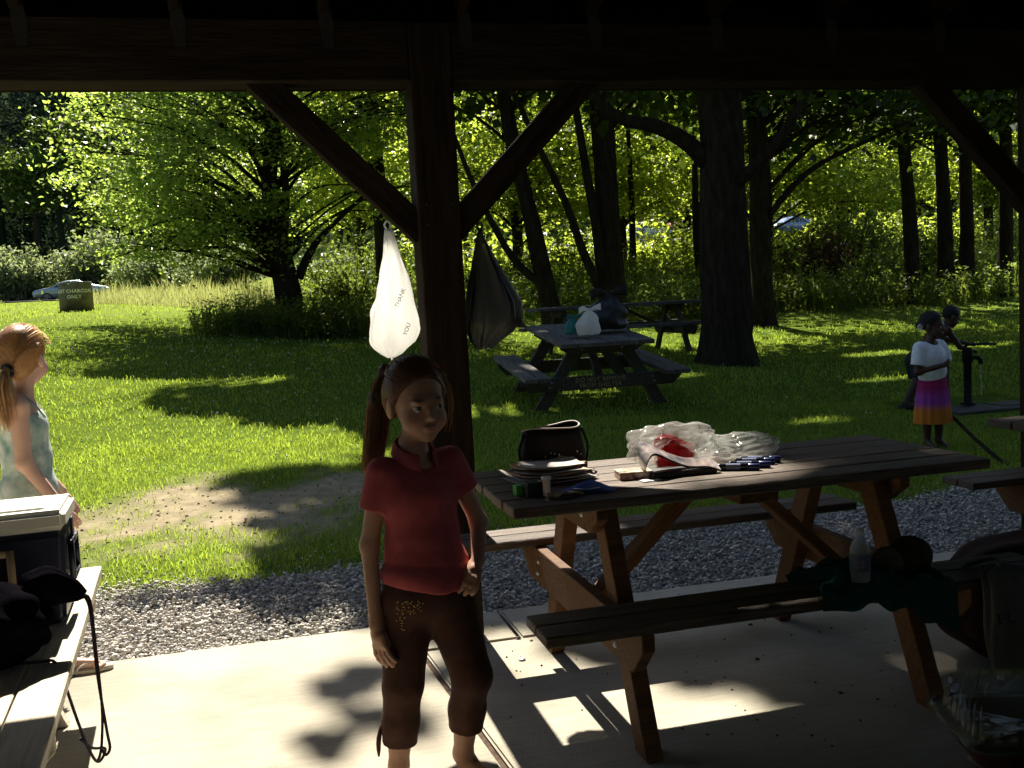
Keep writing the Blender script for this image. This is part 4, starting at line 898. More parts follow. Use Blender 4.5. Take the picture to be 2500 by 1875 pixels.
# ---------------- girl in the red shirt, standing beside the post
def red_girl():
    t = empty('person', (.43, 2.85, 0)); tag(t, 'girl with a ponytail in red polo shirt and brown capri pants by the post', 'person', 'people')
    V3 = lambda x, y, z: np.array([x, y, z], float)
    S = Shape()
    R = frame(14, 3, -2); hc = V3(.006, -.005, 1.132); P = add_head(S, hc, R, 1.04)
    neck = V3(-.012, .012, 1.0); S.cone(V3(0, .012, 1.06), neck, .036, .038, .02).cone(neck, V3(-.008, .012, .955), .04, .05, .02)
    shR, shL = V3(-.107, -.012, .942), V3(.102, .045, .949)
    ch, wa, hp = V3(-.003, .012, .89), V3(.002, .012, .74), V3(.004, .012, .60)
    S.cone(shR+V3(.02, 0, -.01), shL+V3(-.02, 0, -.01), .042, .042, .03)
    S.ell(V3(-.003, .012, .86), (.112, .078, .10), frame(25), .03).ell(wa, (.098, .072, .12), frame(22), .03).ell(hp, (.118, .085, .10), frame(18), .03)
    elR, wrR = V3(-.152, .005, .735), V3(-.152, -.03, .515)
    S.chain([shR, elR, wrR], [.033, .025, .018], .02)
    hand(S, wrR, V3(-.146, -.045, .458), (.10, -.12, -1), (.55, -.80, .1), (.45, .1, -.1), .0068, .068, thumb=V3(.75, -.5, -.45), palm=.021)
    elL, wrL = V3(.178, .06, .755), V3(.150, -.035, .665)
    S.chain([shL, elL, wrL], [.033, .025, .019], .02)
    hand(S, wrL, V3(.122, -.075, .632), (-.55, -.35, -.75), (.5, -.7, -.3), (-.1, .5, -.2), .0085, .058, thumb=V3(-.2, -.6, -.5), palm=.021)
    kR, aR = V3(-.085, -.015, .325), V3(-.108, .02, .07); kL, aL = V3(.112, -.035, .33), V3(.088, .045, .065)
    for h_, k_, a_, fx in ((V3(-.058, .01, .53), kR, aR, -.02), (V3(.066, .01, .53), kL, aL, .05)):
        S.chain([h_, k_], [.07, .047], .03); S.cone(k_, k_*.6+a_*.4+V3(0, .014, 0), .042, .044, .02).cone(k_*.6+a_*.4+V3(0, .014, 0), a_, .043, .027, .02)
        S.cone(a_, a_+V3(fx*.3, .012, -.035), .028, .027, .02).cone(a_+V3(fx*.2, .02, -.04), a_+V3(fx+.02, -.10, -.048), .026, .02, .02)
        for i in range(5): S.ell(a_+V3(fx+.02+(i-2)*.012, -.125+abs(i-1)*.004, -.055), (.008, .014, .008), None, .008)
    V, Q = S.mesh(.0036)
    sk = (.38, .20, .125); col = paint_head(V, hc, R, 1.04, sk, (.30, .09, .075), (.05, .025, .012))
    body = skin_obj(t, V, Q, col)
    add_eyes(t, P, R, 1.04, (.03, .02, .015))
    # shirt: torso, short sleeves, turned collar, placket
    G = Shape(); g = .011
    G.cone(shR+V3(.03, 0, -.012), shL+V3(-.03, 0, -.012), .044, .044, .03)
    G.ell(V3(-.003, .012, .86), (.112+g, .082+g, .105), frame(25), .03).ell(V3(.002, .012, .75), (.103+g, .078+g, .12), frame(22), .03).ell(V3(.004, .008, .645), (.122+g, .09+g, .10), frame(18), .03)
    G.cone(V3(0, .01, .72), V3(.004, .008, .60), .085, .10, .03)
    mR = shR*.50+elR*.50; mL = shL*.52+elL*.48
    G.cone(shR, mR, .043, .047, .022, flat=1).cone(shL, mL, .043, .045, .022, flat=1)
    nk = V3(-.006, .004, 1.03)
    G.cone(nk, V3(-.004, .0, .955), .058, .044, .008, sub=True)
    fR = frame(27); fwd = fR[:, 1]; G.cone(V3(0, .01, .99)+fwd*.07, V3(0, .01, .915)+fwd*.10, .030, .006, .006, sub=True)
    G.cut((.004, 0, .612), (-.12, 0, -1))
    sw = lambda X: np.clip((.80-X[..., 2])*9, .25, 1.25)
    cloth_obj('polo_shirt', t, G.mesh(.0045, wrinkle(.0034, (26, 12, 70), 1.0, sw)), mat('red_jersey', (.37, .072, .075), .85, .15, .15, 30, .35, 500))
    th = np.linspace(.40, 2*math.pi-.40, 26); cc = V3(-.006, .006, .992); rows = []
    for rr, zz in ((.047, -.012), (.049, .012), (.052, .016), (.056, .012), (.067, -.016), (.064, -.018), (.054, .006)):
        rows.append(np.array([cc+fR@np.array([math.sin(a)*rr*1.05, math.cos(a)*rr, zz-.024*math.cos(a)-(.012*max(0, math.cos(a)) if zz < 0 and rr > .06 else 0)]) for a in th]))
    k_ = len(th); V = np.concatenate(rows); nR = len(rows); i_ = np.arange(nR)[:, None]*k_; j_ = np.arange(k_-1)[None]; i2 = ((np.arange(nR)+1) % nR)[:, None]*k_
    link('collar', mesh_np('collar', V, np.stack([i_+j_, i_+j_+1, i2+j_+1, i2+j_], -1).reshape(-1, 4), True), bpy.data.materials['red_jersey'], t)
    for i in range(2):
        q = V3(-.003, .012, .900-.035*i)+fwd*(.099+.006*i); Acc().lathe([(.0001, .002), (.004, .002), (.005, 0)], sides=10).build('button', bpy.data.materials['red_jersey'], t, False, tuple(q)).rotation_euler = (RAD(90), 0, RAD(27))
    # capri pants
    G = Shape(); g = .012
    G.ell(V3(.004, .012, .585), (.124+g, .09+g, .10), frame(18), .03)
    cR = aR*.70+kR*.30; cL = aL*.66+kL*.34
    for h_, k_, c_ in ((V3(-.060, .01, .53), kR, cR), (V3(.068, .01, .53), kL, cL)):
        G.chain([h_, k_], [.078, .055], .03); G.cone(k_, k_*.35+c_*.65+V3(0, .010, 0), .053, .052, .02).cone(k_*.35+c_*.65+V3(0, .010, 0), c_+V3(0, .006, 0), .052, .050, .02, flat=1)
    G.cut((0, 0, .652), (-.1, 0, 1))
    fold = lambda X: np.clip(1.5-np.abs(X[..., 2]-.27)*6, .3, 1.3)
    cloth_obj('capri_pants', t, G.mesh(.0045, wrinkle(.0022, (34, 26, 30), 2.3, fold)), mat('brown_cotton', (.06, .025, .017), .85, .2, .25, 25, .3, 400))
    GOLD = mat('gold_stud', (.75, .5, .12), .35, .6, metal=.8); A = Acc(); rng = np.random.RandomState(2); me = bpy.data.meshes
    pant = [o for o in t.children if o.name.startswith('capri')][0]; vv = np.empty(len(pant.data.vertices)*3, np.float32); pant.data.vertices.foreach_get('co', vv); vv = vv.reshape(-1, 3)
    bvh = BVHTree.FromPolygons([tuple(v) for v in vv], [tuple(p.vertices) for p in pant.data.polygons])
    for i in range(90):
        a, b = rng.uniform(0, 1), rng.uniform(0, 1)
        x = -.098+.075*a; z = .588-.095*b
        if a > .32 and b > .42: continue
        h_ = bvh.ray_cast(Vector((x, -.5, z)), Vector((0, 1, 0)))
        if h_[0] is not None: A.add(*[np.array([[0, 0, .0020], [.0020, 0, 0], [0, 0, -.0020], [-.0020, 0, 0], [0, -.0016, 0]])+np.array(h_[0])+np.array([0, -.0004, 0]), [], [[0, 1, 4], [1, 2, 4], [2, 3, 4], [3, 0, 4]]])
    o = A.build('studs', GOLD, t); o['kind'] = 'stuff'
    for s_, (c_, nm) in ((-1, (cR, 'cuff')), (1, (cL, 'cuff'))): pass
    # sash ends at the right cuff
    Acc().tube(spline([cR+V3(-.05, .0, .06), cR+V3(-.062, -.01, .02), cR+V3(-.064, -.005, -.03)], 6), [.006, .006, .007, .007, .006, .003], 6).build('tie_cord', bpy.data.materials['brown_cotton'], t, True)
    # hair drawn back into a high ponytail
    H = Shape(); H.ell(P(0, -.016, .036), np.array([.079, .096, .089])*1.04, R, .02)
    for e in (-1, 1): H.ell(P(e*.064, -.02, .01), np.array([.02, .05, .05])*1.04, R, .02)
    H.cut(P(0, .063, .066), R@np.array([0, .72, -.55])); H.cut(P(0, .0, -.045), R@np.array([0, .15, -1]))
    for e in (-1, 1): H.ell(P(e*.079, -.008, -.016), np.array([.014, .026, .036])*1.04, R, .006, sub=True)
    root = P(.012, -.104, .078); H.ell(root, (.022, .022, .022), None, .015)
    HM = hair_mat('brown_hair', (.11, .052, .022), (.45, .20, .06), .4)
    hs = lambda X: (.0012*np.sin((X[..., 0]-X[..., 1])*420+X[..., 2]*160)).astype(np.float32)
    hair = cloth_obj('hair', t, H.mesh(.0045, hs), HM)
    rng = np.random.RandomState(9); cv = []; q1 = root+V3(-.028, .010, -.004); q2 = root+V3(-.052, .016, -.085); q3 = root+V3(-.066, .02, -.185); q4 = root+V3(-.086, .024, -.29)
    PT = Shape(); PT.chain([root, q1, q2, q3, q3*.4+q4*.6], [.013, .020, .030, .029, .008], .02)
    core = cloth_obj('ponytail', t, PT.mesh(.0045, lambda X: (.0016*np.sin(X[..., 0]*300+X[..., 1]*340+X[..., 2]*70)).astype(np.float32)), HM)
    for i in range(420):
        a_ = rng.uniform(0, 6.283); rr = rng.uniform(.3, 1.12); sp = V3(math.cos(a_)*rr, math.sin(a_)*rr, 0); ln = rng.uniform(.70, 1.10)
        cv.append([root+sp*.010, q1+sp*.019, q2+sp*.032, q3+sp*.034, q3+(q4-q3)*ln+sp*.026+rng.normal(0, .004, 3)])
    hair_strips(rng, cv, .0022, 'hair_strands', t, HM)
    Acc().tube([root+R@np.array([.019*math.cos(a), -.004, .019*math.sin(a)]) for a in np.linspace(0, 6.283, 13)], .006, 6).build('hair_tie', BLACKP, t, True)
    cv = []
    for i in range(150):   # fine strands over the cap and loose ones beside the far cheek
        a = rng.uniform(-1.3, 1.3); cv.append([P(.076*math.sin(a), .05+.01*math.cos(a), .05+.045*math.cos(a)), P(.083*math.sin(a), -.01, .05+.078*math.cos(a)), P(.05*math.sin(a), -.09, .07+.045*math.cos(a)), root])
    for i in range(10):
        x = .070+rng.normal(0, .004); cv.append([P(-x+.014, .05, .08), P(-x-.004, .056, .03), P(-x-.006, .056, -.03), P(-x+.010+rng.normal(0, .006), .06, -.085)])
    hair_strips(rng, cv, .0009, 'loose_hair', t, HM)
    return t
red_girl()

# ---------------- girl in the tie-dyed top behind the cooler, turned away
def pale_girl():
    t = empty('person', (-.905, 4.36, 0)); tag(t, 'girl with fair ponytail and teal tie dye top, turned away behind the cooler', 'person', 'people')
    V3 = lambda x, y, z: np.array([x, y, z], float); S = Shape()
    R = frame(162, 0, 0); hc = V3(.026, .012, 1.272); P = add_head(S, hc, R, 1.06)
    S.cone(V3(.03, 0, 1.20), V3(.005, 0, 1.12), .037, .042, .02).cone(V3(.005, 0, 1.12), V3(0, 0, 1.07), .045, .055, .02)
    F = frame(100); fw = F[:, 1]; rt = F[:, 0]      # rt points to her right side
    sR = V3(-.005, 0, 1.09)+rt*.118; sL = V3(-.005, 0, 1.09)-rt*.118
    S.cone(sR, sL, .04, .04, .03).ell(V3(.0, 0, 1.0), (.118, .082, .11), F, .03).ell(V3(.008, 0, .88), (.10, .078, .12), F, .03).ell(V3(.0, 0, .73), (.115, .09, .11), F, .03)
    el = sR+V3(.01, -.03, -.215); wr = el+V3(.105, .02, -.175); S.chain([sR, el, wr], [.037, .029, .021], .02)
    hand(S, wr, wr+V3(.03, .01, -.055), (.4, 0, -1), (.7, .6, .2), (0, .3, -.2), .008, .06, V3(.6, -.4, -.5), .021)
    el2 = sL+V3(.0, .03, -.22); wr2 = el2+V3(.12, .0, -.16); S.chain([sL, el2, wr2], [.037, .029, .021], .02)
    hand(S, wr2, wr2+V3(.03, .0, -.055), (.4, 0, -1), (.7, -.6, .2), (0, -.3, -.2), .008, .06, V3(.6, .4, -.5), .021)
    fr = V3(.135, -.045, .0)
    for h_, k_, a_ in ((V3(.0, -.06, .66), V3(.065, -.055, .37), V3(.085, -.045, .075)), (V3(.0, .06, .66), V3(.01, .06, .37), V3(-.06, .06, .075))):
        S.chain([h_, k_], [.075, .05], .03).cone(k_, k_*.6+a_*.4+V3(-.015, 0, 0), .045, .047, .02).cone(k_*.6+a_*.4+V3(-.015, 0, 0), a_, .046, .028, .02)
        S.cone(a_, a_+V3(-.01, 0, -.03), .029, .027, .02).cone(a_+V3(0, 0, -.035), a_+V3(.115, -.012, -.046), .026, .020, .02)
        for i in range(5): S.ell(a_+V3(.140-abs(i-3)*.005, -.012+(i-2)*.013, -.053), (.015, .008, .008), None, .008)
    V, Q = S.mesh(.005); col = paint_head(V, hc, R, 1.06, (.72, .45, .34), (.45, .18, .15), (.3, .18, .1)); skin_obj(t, V, Q, col); add_eyes(t, P, R, 1.06, (.03, .02, .015))
    G = Shape(); g = .012
    G.ell(V3(.0, 0, 1.0), (.118+g, .083+g, .11), F, .03).ell(V3(.008, 0, .88), (.102+g, .08+g, .12), F, .03).ell(V3(.004, 0, .75), (.118+g, .094+g, .12), F, .03)
    G.cut(V3(0, 0, 1.045)+fw*.0, np.array([0, 0, 1])-fw*.25); G.cut((0, 0, .70), (0, 0, -1))
    TD = mat('tie_dye', (.30, .60, .53), .85, .15, .45, 9, .3, 300, col2=(.88, .90, .82), detail=3)
    cloth_obj('tank_top', t, G.mesh(.005, wrinkle(.002, (26, 26, 45), .6)), TD)
    for s_ in (1, -1):
        pts = [V3(0, 0, 1.035)+rt*s_*.075+fw*.088, V3(0, 0, 1.10)+rt*s_*.078+fw*.045, V3(0, 0, 1.128)+rt*s_*.078, V3(0, 0, 1.09)+rt*s_*.072-fw*.06, V3(0, 0, 1.0)+rt*s_*.065-fw*.10]
        Acc().tube(spline(pts, 14), .0045, 6).build('strap', TD, t, True)
    G = Shape(); G.ell(V3(.0, 0, .70), (.128, .104, .11), F, .03)
    for h_, k_ in ((V3(.0, -.06, .66), V3(.065, -.055, .40)), (V3(.0, .06, .66), V3(.01, .06, .40))): G.cone(h_, k_, .088, .075, .03, flat=1)
    cloth_obj('shorts', t, G.mesh(.006, wrinkle(.002)), mat('denim', (.08, .12, .22), .9, .1, .2, 40, .3, 400))
    # flip-flop under the forward foot
    for a_ in (V3(.085, -.045, .0), V3(-.06, .06, 0)):
        A = Acc(); th = np.linspace(0, 6.283, 25)[:-1]; ring = lambda z, e: np.stack([a_[0]+.062+np.cos(th)*(.118+e), a_[1]-.006+np.sin(th)*(.040+e)*(1+.18*np.cos(th)), np.full(24, z)], -1)
        so_ = A.add(*loft([ring(.002, 0), ring(.016, .002)])).build('flip_flop', mat('foam_sole', (.62, .52, .42), .9), t)
        for s_ in (-1, 1): Acc().tube(spline([a_+V3(.14, -.008, .018), a_+V3(.11, .01*s_-.006, .043), a_+V3(.06, .036*s_, .03), a_+V3(.045, .042*s_, .016)], 10), .005, 6).build('strap', mat('pale_strap', (.7, .62, .55), .7), so_, True)
    H = Shape(); H.ell(P(0, -.018, .034), np.array([.081, .099, .091])*1.06, R, .02); H.ell(P(0, -.055, -.02), np.array([.062, .055, .06])*1.06, R, .03)
    H.cut(P(0, .068, .06), R@np.array([0, .75, -.5])); H.cut(P(0, .0, -.075), R@np.array([0, .35, -1]))
    for e in (-1, 1): H.ell(P(e*.08, -.0, -.02), np.array([.014, .024, .034])*1.06, R, .006, sub=True)
    root = P(0, -.112, -.045); H.ell(root, (.024, .024, .024), None, .02)
    HM = hair_mat('fair_hair', (.33, .20, .095), (.92, .68, .40), .5)
    cloth_obj('hair', t, H.mesh(.005, lambda X: (.0013*np.sin((X[..., 0]+X[..., 1])*380+X[..., 2]*200)).astype(np.float32)), HM)
    rng = np.random.RandomState(4); cv = []; bk = R@np.array([0, -1, 0])
    for i in range(260):
        sp = rng.normal(0, 1, 3)*np.array([.016, .016, .010]); ln = rng.uniform(.75, 1.1)
        cv.append([root+rng.normal(0, .008, 3), root+bk*.035+V3(0, 0, -.02)+sp*.6, root+bk*.05+V3(0, 0, -.10*ln)+sp, root+bk*.035+V3(0, 0, -.20*ln)+sp*1.3])
    hair_strips(rng, cv, .003, 'ponytail', t, HM)
    cv = []
    for i in range(220):
        a = rng.uniform(-1.6, 1.6); r_ = 1+rng.uniform(0, .05); cv.append([P(.078*math.sin(a)*r_, .055, (.045+.05*math.cos(a))*r_), P(.086*math.sin(a)*r_, -.01, (.04+.088*math.cos(a))*r_), P(.06*math.sin(a)*r_, -.098*r_, .02+.05*math.cos(a)), root])
    hair_strips(rng, cv, .0011, 'loose_hair', t, HM)
    Acc().tube([root+R@np.array([.024*math.cos(a), -.01, .024*math.sin(a)]) for a in np.linspace(0, 6.283, 13)], .008, 6).build('hair_tie', BLACKP, t, True)
    return t
pale_girl()

# ---------------- girl in the white T-shirt and striped skirt on the lawn
def skirt_girl():
    x, y = 5.36, 7.2; t = empty('person', (x, y, gz1(x, y)-.005)); tag(t, 'girl in a white T-shirt and purple and orange skirt standing on the lawn', 'person', 'people'); dz = .005-gz1(x, y)
    V3 = lambda a, b, c: np.array([a, b, c], float); S = Shape(); R = frame(38, 4); hc = V3(.0, 0, .985+dz); P = add_head(S, hc, R, .98)
    S.cone(V3(-.0, .01, .91+dz), V3(-.015, .015, .835+dz), .034, .042, .02); sR, sL = V3(-.135, -.01, .81+dz), V3(.105, .05, .81+dz)
    S.cone(sR, sL, .04, .04, .03).ell(V3(-.01, .015, .73+dz), (.11, .078, .11), frame(20), .03).ell(V3(-.005, .015, .59+dz), (.10, .075, .12), frame(15), .03).ell(V3(0, .015, .47+dz), (.11, .085, .10), None, .03)
    eR, wR = V3(-.155, -.01, .615+dz), V3(-.01, -.12, .665+dz); S.chain([sR, eR, wR], [.034, .027, .02], .02)
    hand(S, wR, V3(.04, -.125, .68+dz), (1, .1, .1), (0, -.2, 1), (-.5, .9, 0), .008, .045, V3(.5, .2, .6), .02)
    eL, wL = V3(.165, .06, .63+dz), V3(.15, .03, .46+dz); S.chain([sL, eL, wL], [.034, .027, .02], .02)
    hand(S, wL, V3(.145, .02, .41+dz), (0, -.1, -1), (.2, -1, 0), (-.4, 0, 0), .008, .05, V3(0, -.6, -.5), .02)
    for s_ in (-1, 1):
        h_, k_, a_ = V3(.058*s_, .015, .44+dz), V3(.055*s_, .01, .27+dz), V3(.055*s_, .02, .06)
        S.chain([h_, k_], [.065, .045], .03).cone(k_, a_, .042, .026, .02).cone(a_, a_+V3(.0, -.09, -.04), .028, .019, .02)
    V, Q = S.mesh(.006); skin_obj(t, V, Q, paint_head(V, hc, R, .98, (.075, .035, .022), (.07, .02, .018), (.01, .007, .005))); add_eyes(t, P, R, .98, (.01, .008, .006))
    G = Shape(); g = .016
    G.cone(sR+V3(.02, 0, 0), sL+V3(-.02, 0, 0), .048, .048, .03).ell(V3(-.01, .015, .73+dz), (.112+g, .085+g, .12), frame(20), .03).ell(V3(-.005, .015, .61+dz), (.115+g, .088+g, .12), frame(15), .03)
    G.cone(sR, sR*.3+eR*.7, .052, .06, .02, flat=1).cone(sL, sL*.3+eL*.7, .052, .06, .02, flat=1); G.cone(V3(-.012, 0, .92+dz), V3(-.012, .005, .83+dz), .055, .05, .01, sub=True)
    G.cut((0, 0, .545+dz), (.18, 0, -1))
    cloth_obj('t_shirt', t, G.mesh(.006, wrinkle(.003, (26, 26, 38), .4)), mat('white_cotton', (.82, .86, .92), .9, .1, .08, 30, .3, 400))
    # flared pleated skirt in three colours
    rings = []; n = 72; th = np.arange(n)*2*np.pi/n
    for z, r in ((.575, .105), (.53, .117), (.48, .125), (.42, .133), (.36, .14), (.30, .147), (.24, .152), (.19, .156)):
        pl = 1+.05*np.clip((.56-z)*3, 0, 1)*np.sin(th*13+np.sin(th*3)); rings.append(np.stack([np.cos(th)*r*pl, .015+np.sin(th)*r*.86*pl, np.full(n, z+dz)], -1))
    V, Q, T = loft(rings, False); zz = V[:, 2]-dz; col = np.where(zz[:, None] > .44, [[.33, .025, .12]], np.where(zz[:, None] > .35, [[.33, .06, .33]], [[.60, .19, .03]]))
    link('skirt', mesh_np('skirt', V, Q, True, col), mat('striped_skirt', (.5, .1, .2), .85, .15, .12, 30, .2, 300, attr=True), t)
    H = Shape(); H.ell(P(0, -.016, .036), np.array([.079, .096, .088])*.98, R, .02); H.cut(P(0, .06, .07), R@np.array([0, .75, -.5])); H.cut(P(0, 0, -.05), R@np.array([0, .2, -1])); rt_ = P(.03, -.10, .0); H.ell(rt_, (.03, .03, .032), None, .02)
    cloth_obj('hair', t, H.mesh(.006, lambda X: (.0025*np.sin(X[..., 0]*160)*np.sin(X[..., 2]*160)).astype(np.float32)), mat('black_hair', (.008, .007, .006), .6, .3, .3, 90, .5, 200))
    A = Acc(); c_ = P(.066, -.085, -.015)
    for k in range(5): a = k*1.256; A.tube(spline([c_, c_+V3(math.cos(a)*.02, -.012, math.sin(a)*.02), c_+V3(math.cos(a+.5)*.024, -.008, math.sin(a+.5)*.024), c_], 7), .006, 5)
    A.build('hair_bow', mat('white_ribbon', (.75, .78, .82), .6), t, True)
    return t
skirt_girl()

# ---------------- boy bending over the water pump
def pump_boy():
    x, y = 6.48, 8.95; t = empty('person', (x, y, gz1(x, y)-.005)); tag(t, 'shirtless boy in the shade leaning forward to the water pump', 'person', 'people'); V3 = lambda a, b, c: np.array([a, b, c], float)
    S = Shape(); R = frame(80, 28); hc = V3(.40, .0, .90); P = add_head(S, hc, R, .95)
    S.cone(V3(.37, 0, .845), V3(.30, 0, .80), .036, .045, .02); sR, sL = V3(.27, -.115, .775), V3(.27, .115, .775)
    S.cone(sR, sL, .04, .04, .03).ell(V3(.20, 0, .70), (.085, .11, .12), np.stack([[.6, 0, -.8], [0, 1, 0], [.8, 0, .6]], 1), .03).ell(V3(.09, 0, .58), (.075, .10, .13), np.stack([[.6, 0, -.8], [0, 1, 0], [.8, 0, .6]], 1), .03).ell(V3(.0, 0, .50), (.10, .11, .10), None, .03)
    eR, wR = V3(.40, -.13, .60), V3(.56, -.06, .56); S.chain([sR, eR, wR], [.034, .026, .02], .02); hand(S, wR, V3(.61, -.05, .55), (1, 0, -.2), (0, 1, 0), (0, 0, -.8), .008, .045, V3(.5, .5, 0), .019)
    eL, wL = V3(.46, .14, .66), V3(.60, .05, .62); S.chain([sL, eL, wL], [.034, .026, .02], .02); hand(S, wL, V3(.65, .03, .61), (1, -.2, -.2), (0, 1, 0), (0, 0, -.8), .008, .045, V3(.5, -.5, 0), .019)
    for h_, k_, a_ in ((V3(0, -.06, .47), V3(-.06, -.06, .27), V3(-.19, -.05, .065)), (V3(0, .06, .47), V3(.04, .07, .26), V3(-.05, .07, .065))):
        S.chain([h_, k_], [.07, .045], .03).cone(k_, a_, .043, .027, .02).cone(a_, a_+V3(.10, 0, -.04), .028, .02, .02)
    V, Q = S.mesh(.007); skin_obj(t, V, Q, paint_head(V, hc, R, .95, (.055, .028, .018), (.05, .018, .015), (.01, .007, .005))); add_eyes(t, P, R, .95, (.01, .008, .006))
    G = Shape(); G.ell(V3(0, 0, .49), (.112, .122, .10), None, .03)
    for h_, k_ in ((V3(0, -.06, .47), V3(-.045, -.06, .31)), (V3(0, .06, .47), V3(.03, .068, .31))): G.cone(h_, k_, .083, .075, .03, flat=1)
    cloth_obj('shorts', t, G.mesh(.008, wrinkle(.002)), mat('dark_shorts', (.02, .022, .03), .9))
    for a_ in (V3(-.19, -.05, .0), V3(-.05, .07, 0)):
        G = Shape(); G.ell(a_+V3(.03, 0, .03), (.115, .042, .038), None, .02); G.cut(a_+V3(0, 0, .004), (0, 0, -1)); cloth_obj('shoe', t, G.mesh(.006), mat('dark_shoe', (.02, .02, .025), .7))
    H = Shape(); H.ell(P(0, -.016, .036), np.array([.077, .094, .086])*.95, R, .02); H.cut(P(0, .06, .065), R@np.array([0, .75, -.5])); H.cut(P(0, 0, -.03), R@np.array([0, .3, -1]))
    cloth_obj('hair', t, H.mesh(.006), bpy.data.materials['black_hair'])
pump_boy()
# ------------------------------------------------------------------ bags
def bag_rings(prof, rng, n=48, sqy=.7, pleat=.12, twist=0., lean=(0, 0)):
    """prof: (z, radius, pleat factor, x shift); hanging or standing film bag"""
    th = np.arange(n)*2*np.pi/n; ph = rng.uniform(0, 6.28, 6); rings = []
    for z, r, pf, sx in prof:
        w_ = 1+pf*pleat*(np.sin(th*7+ph[0]+z*4)+.7*np.sin(th*11+ph[1]-z*6)+.5*np.sin(th*17+ph[2]))+.03*np.sin(th*3+z*30+ph[3])
        rings.append(np.stack([sx+np.cos(th+twist*z)*r*w_, np.sin(th+twist*z)*r*sqy*w_, np.full(n, z)+.004*np.sin(th*5+ph[4])], -1))
    return rings
def interp_prof(keys, n): k = np.array(keys, float); z = np.linspace(k[0, 0], k[-1, 0], n); s = 1 if k[0, 0] < k[-1, 0] else -1; return np.stack([z]+[np.interp(z*s, k[:, 0]*s, k[:, i]) for i in range(1, k.shape[1])], -1)
rng = np.random.RandomState(21)
# white carrier bag hanging from the left brace
WBAG = film_mat('white_film', (.88, .87, .84), .68, .03, .4, (.96, .95, .92))
t = empty('plastic_bag', (.553, 4.09, 1.20)); tag(t, 'white plastic carrier bag hanging from the brace left of the post', 'plastic bag', 'hanging bags')
pr = interp_prof([(.50, .012, 1.2, 0), (.47, .020, 1.2, .004), (.42, .028, 1.0, .008), (.34, .047, .8, .012), (.25, .070, .5, .010), (.16, .092, .35, .006), (.10, .098, .3, .004), (.05, .086, .4, -.006), (.015, .05, .5, -.014), (-.006, .016, .6, -.018)], 30)
V, Q, T = loft(bag_rings(pr, rng, 72, .55, .13)); th_ = np.arctan2(V[:, 1], V[:, 0]); cr = (vnoise(th_*3+20, V[:, 2]*22+th_*2, 3)-.5)*.014+(vnoise(th_*7+30, V[:, 2]*45, 4)-.5)*.005; cr *= np.clip((.5-V[:, 2])*3, .1, 1); V[:, 0] += np.cos(th_)*cr; V[:, 1] += np.sin(th_)*cr; wb = Acc().add(V, Q, T).build('bag_body', WBAG, t, True)
Acc().tube(spline([(-.018, 0, -.004), (-.014, .0, -.02), (-.008, 0, -.034)], 5), [.006, .004, .004, .005, .003], 6).build('bag_corner', WBAG, t, True)
Acc().tube(spline([(0, 0, .495), (-.012, .0, .52), (0, .0, .535), (.012, 0, .52), (.002, 0, .495)], 12), .004, 6).build('handle', WBAG, t, True)
bvh = BVHTree.FromPolygons([tuple(v) for v in V], [tuple(q) for q in Q])
INK = mat('brown_ink', (.16, .11, .11), .6)
def wrap(me, cx, cz, ang, bv, dirn=1):
    c, s = math.cos(ang), math.sin(ang)
    def f(x, y):
        u, v = cx+x*c-y*s, cz+x*s+y*c; h_ = bv.ray_cast(Vector((u, -dirn*1.0, v)), Vector((0, dirn, 0)))
        return (u, h_[0].y-.0015*dirn, v) if h_[0] is not None else (u, 0, v)
    return text_map(me, f)
link('print', wrap(text_mesh('THANK', .025, spacing=.95), .034, .225, RAD(62), bvh), INK, t)
link('print', wrap(text_mesh('YOU', .025, spacing=.95), .052, .10, RAD(66), bvh), INK, t)
# black bag hanging from the right brace
KBAG = film_mat('black_film', (.010, .010, .011), .14, .12, .35, (.05, .05, .05))
t = empty('garbage_bag', (.965, 4.165, 1.22)); tag(t, 'black garbage bag hanging from the brace right of the post', 'garbage bag', 'hanging bags')
pr = interp_prof([(.47, .008, 1.2, -.02), (.43, .018, 1.3, -.018), (.34, .045, 1.3, -.005), (.24, .078, 1.1, .01), (.16, .104, .9, .02), (.09, .112, .6, .018), (.04, .09, .7, .0), (.01, .06, .8, -.02), (-.02, .03, .8, -.028)], 30)
V, Q, T = loft(bag_rings(pr, rng, 60, .6, .13)); Acc().add(V, Q, T).build('bag_body', KBAG, t, True)
Acc().tube(spline([(-.02, 0, .465), (-.03, .0, .49), (-.02, .0, .505), (-.008, 0, .49), (-.018, 0, .465)], 12), .005, 6).build('handle', KBAG, t, True)
Acc().add(*loft([np.array([[.06, -.02, .25], [.075, .0, .26], [.06, .03, .25]]), np.array([[.10, -.03, .12], [.135, .0, .10], [.10, .03, .12]]), np.array([[.10, -.02, .06], [.165, .0, .055], [.10, .03, .06]])])).build('loose_flap', KBAG, t, True)
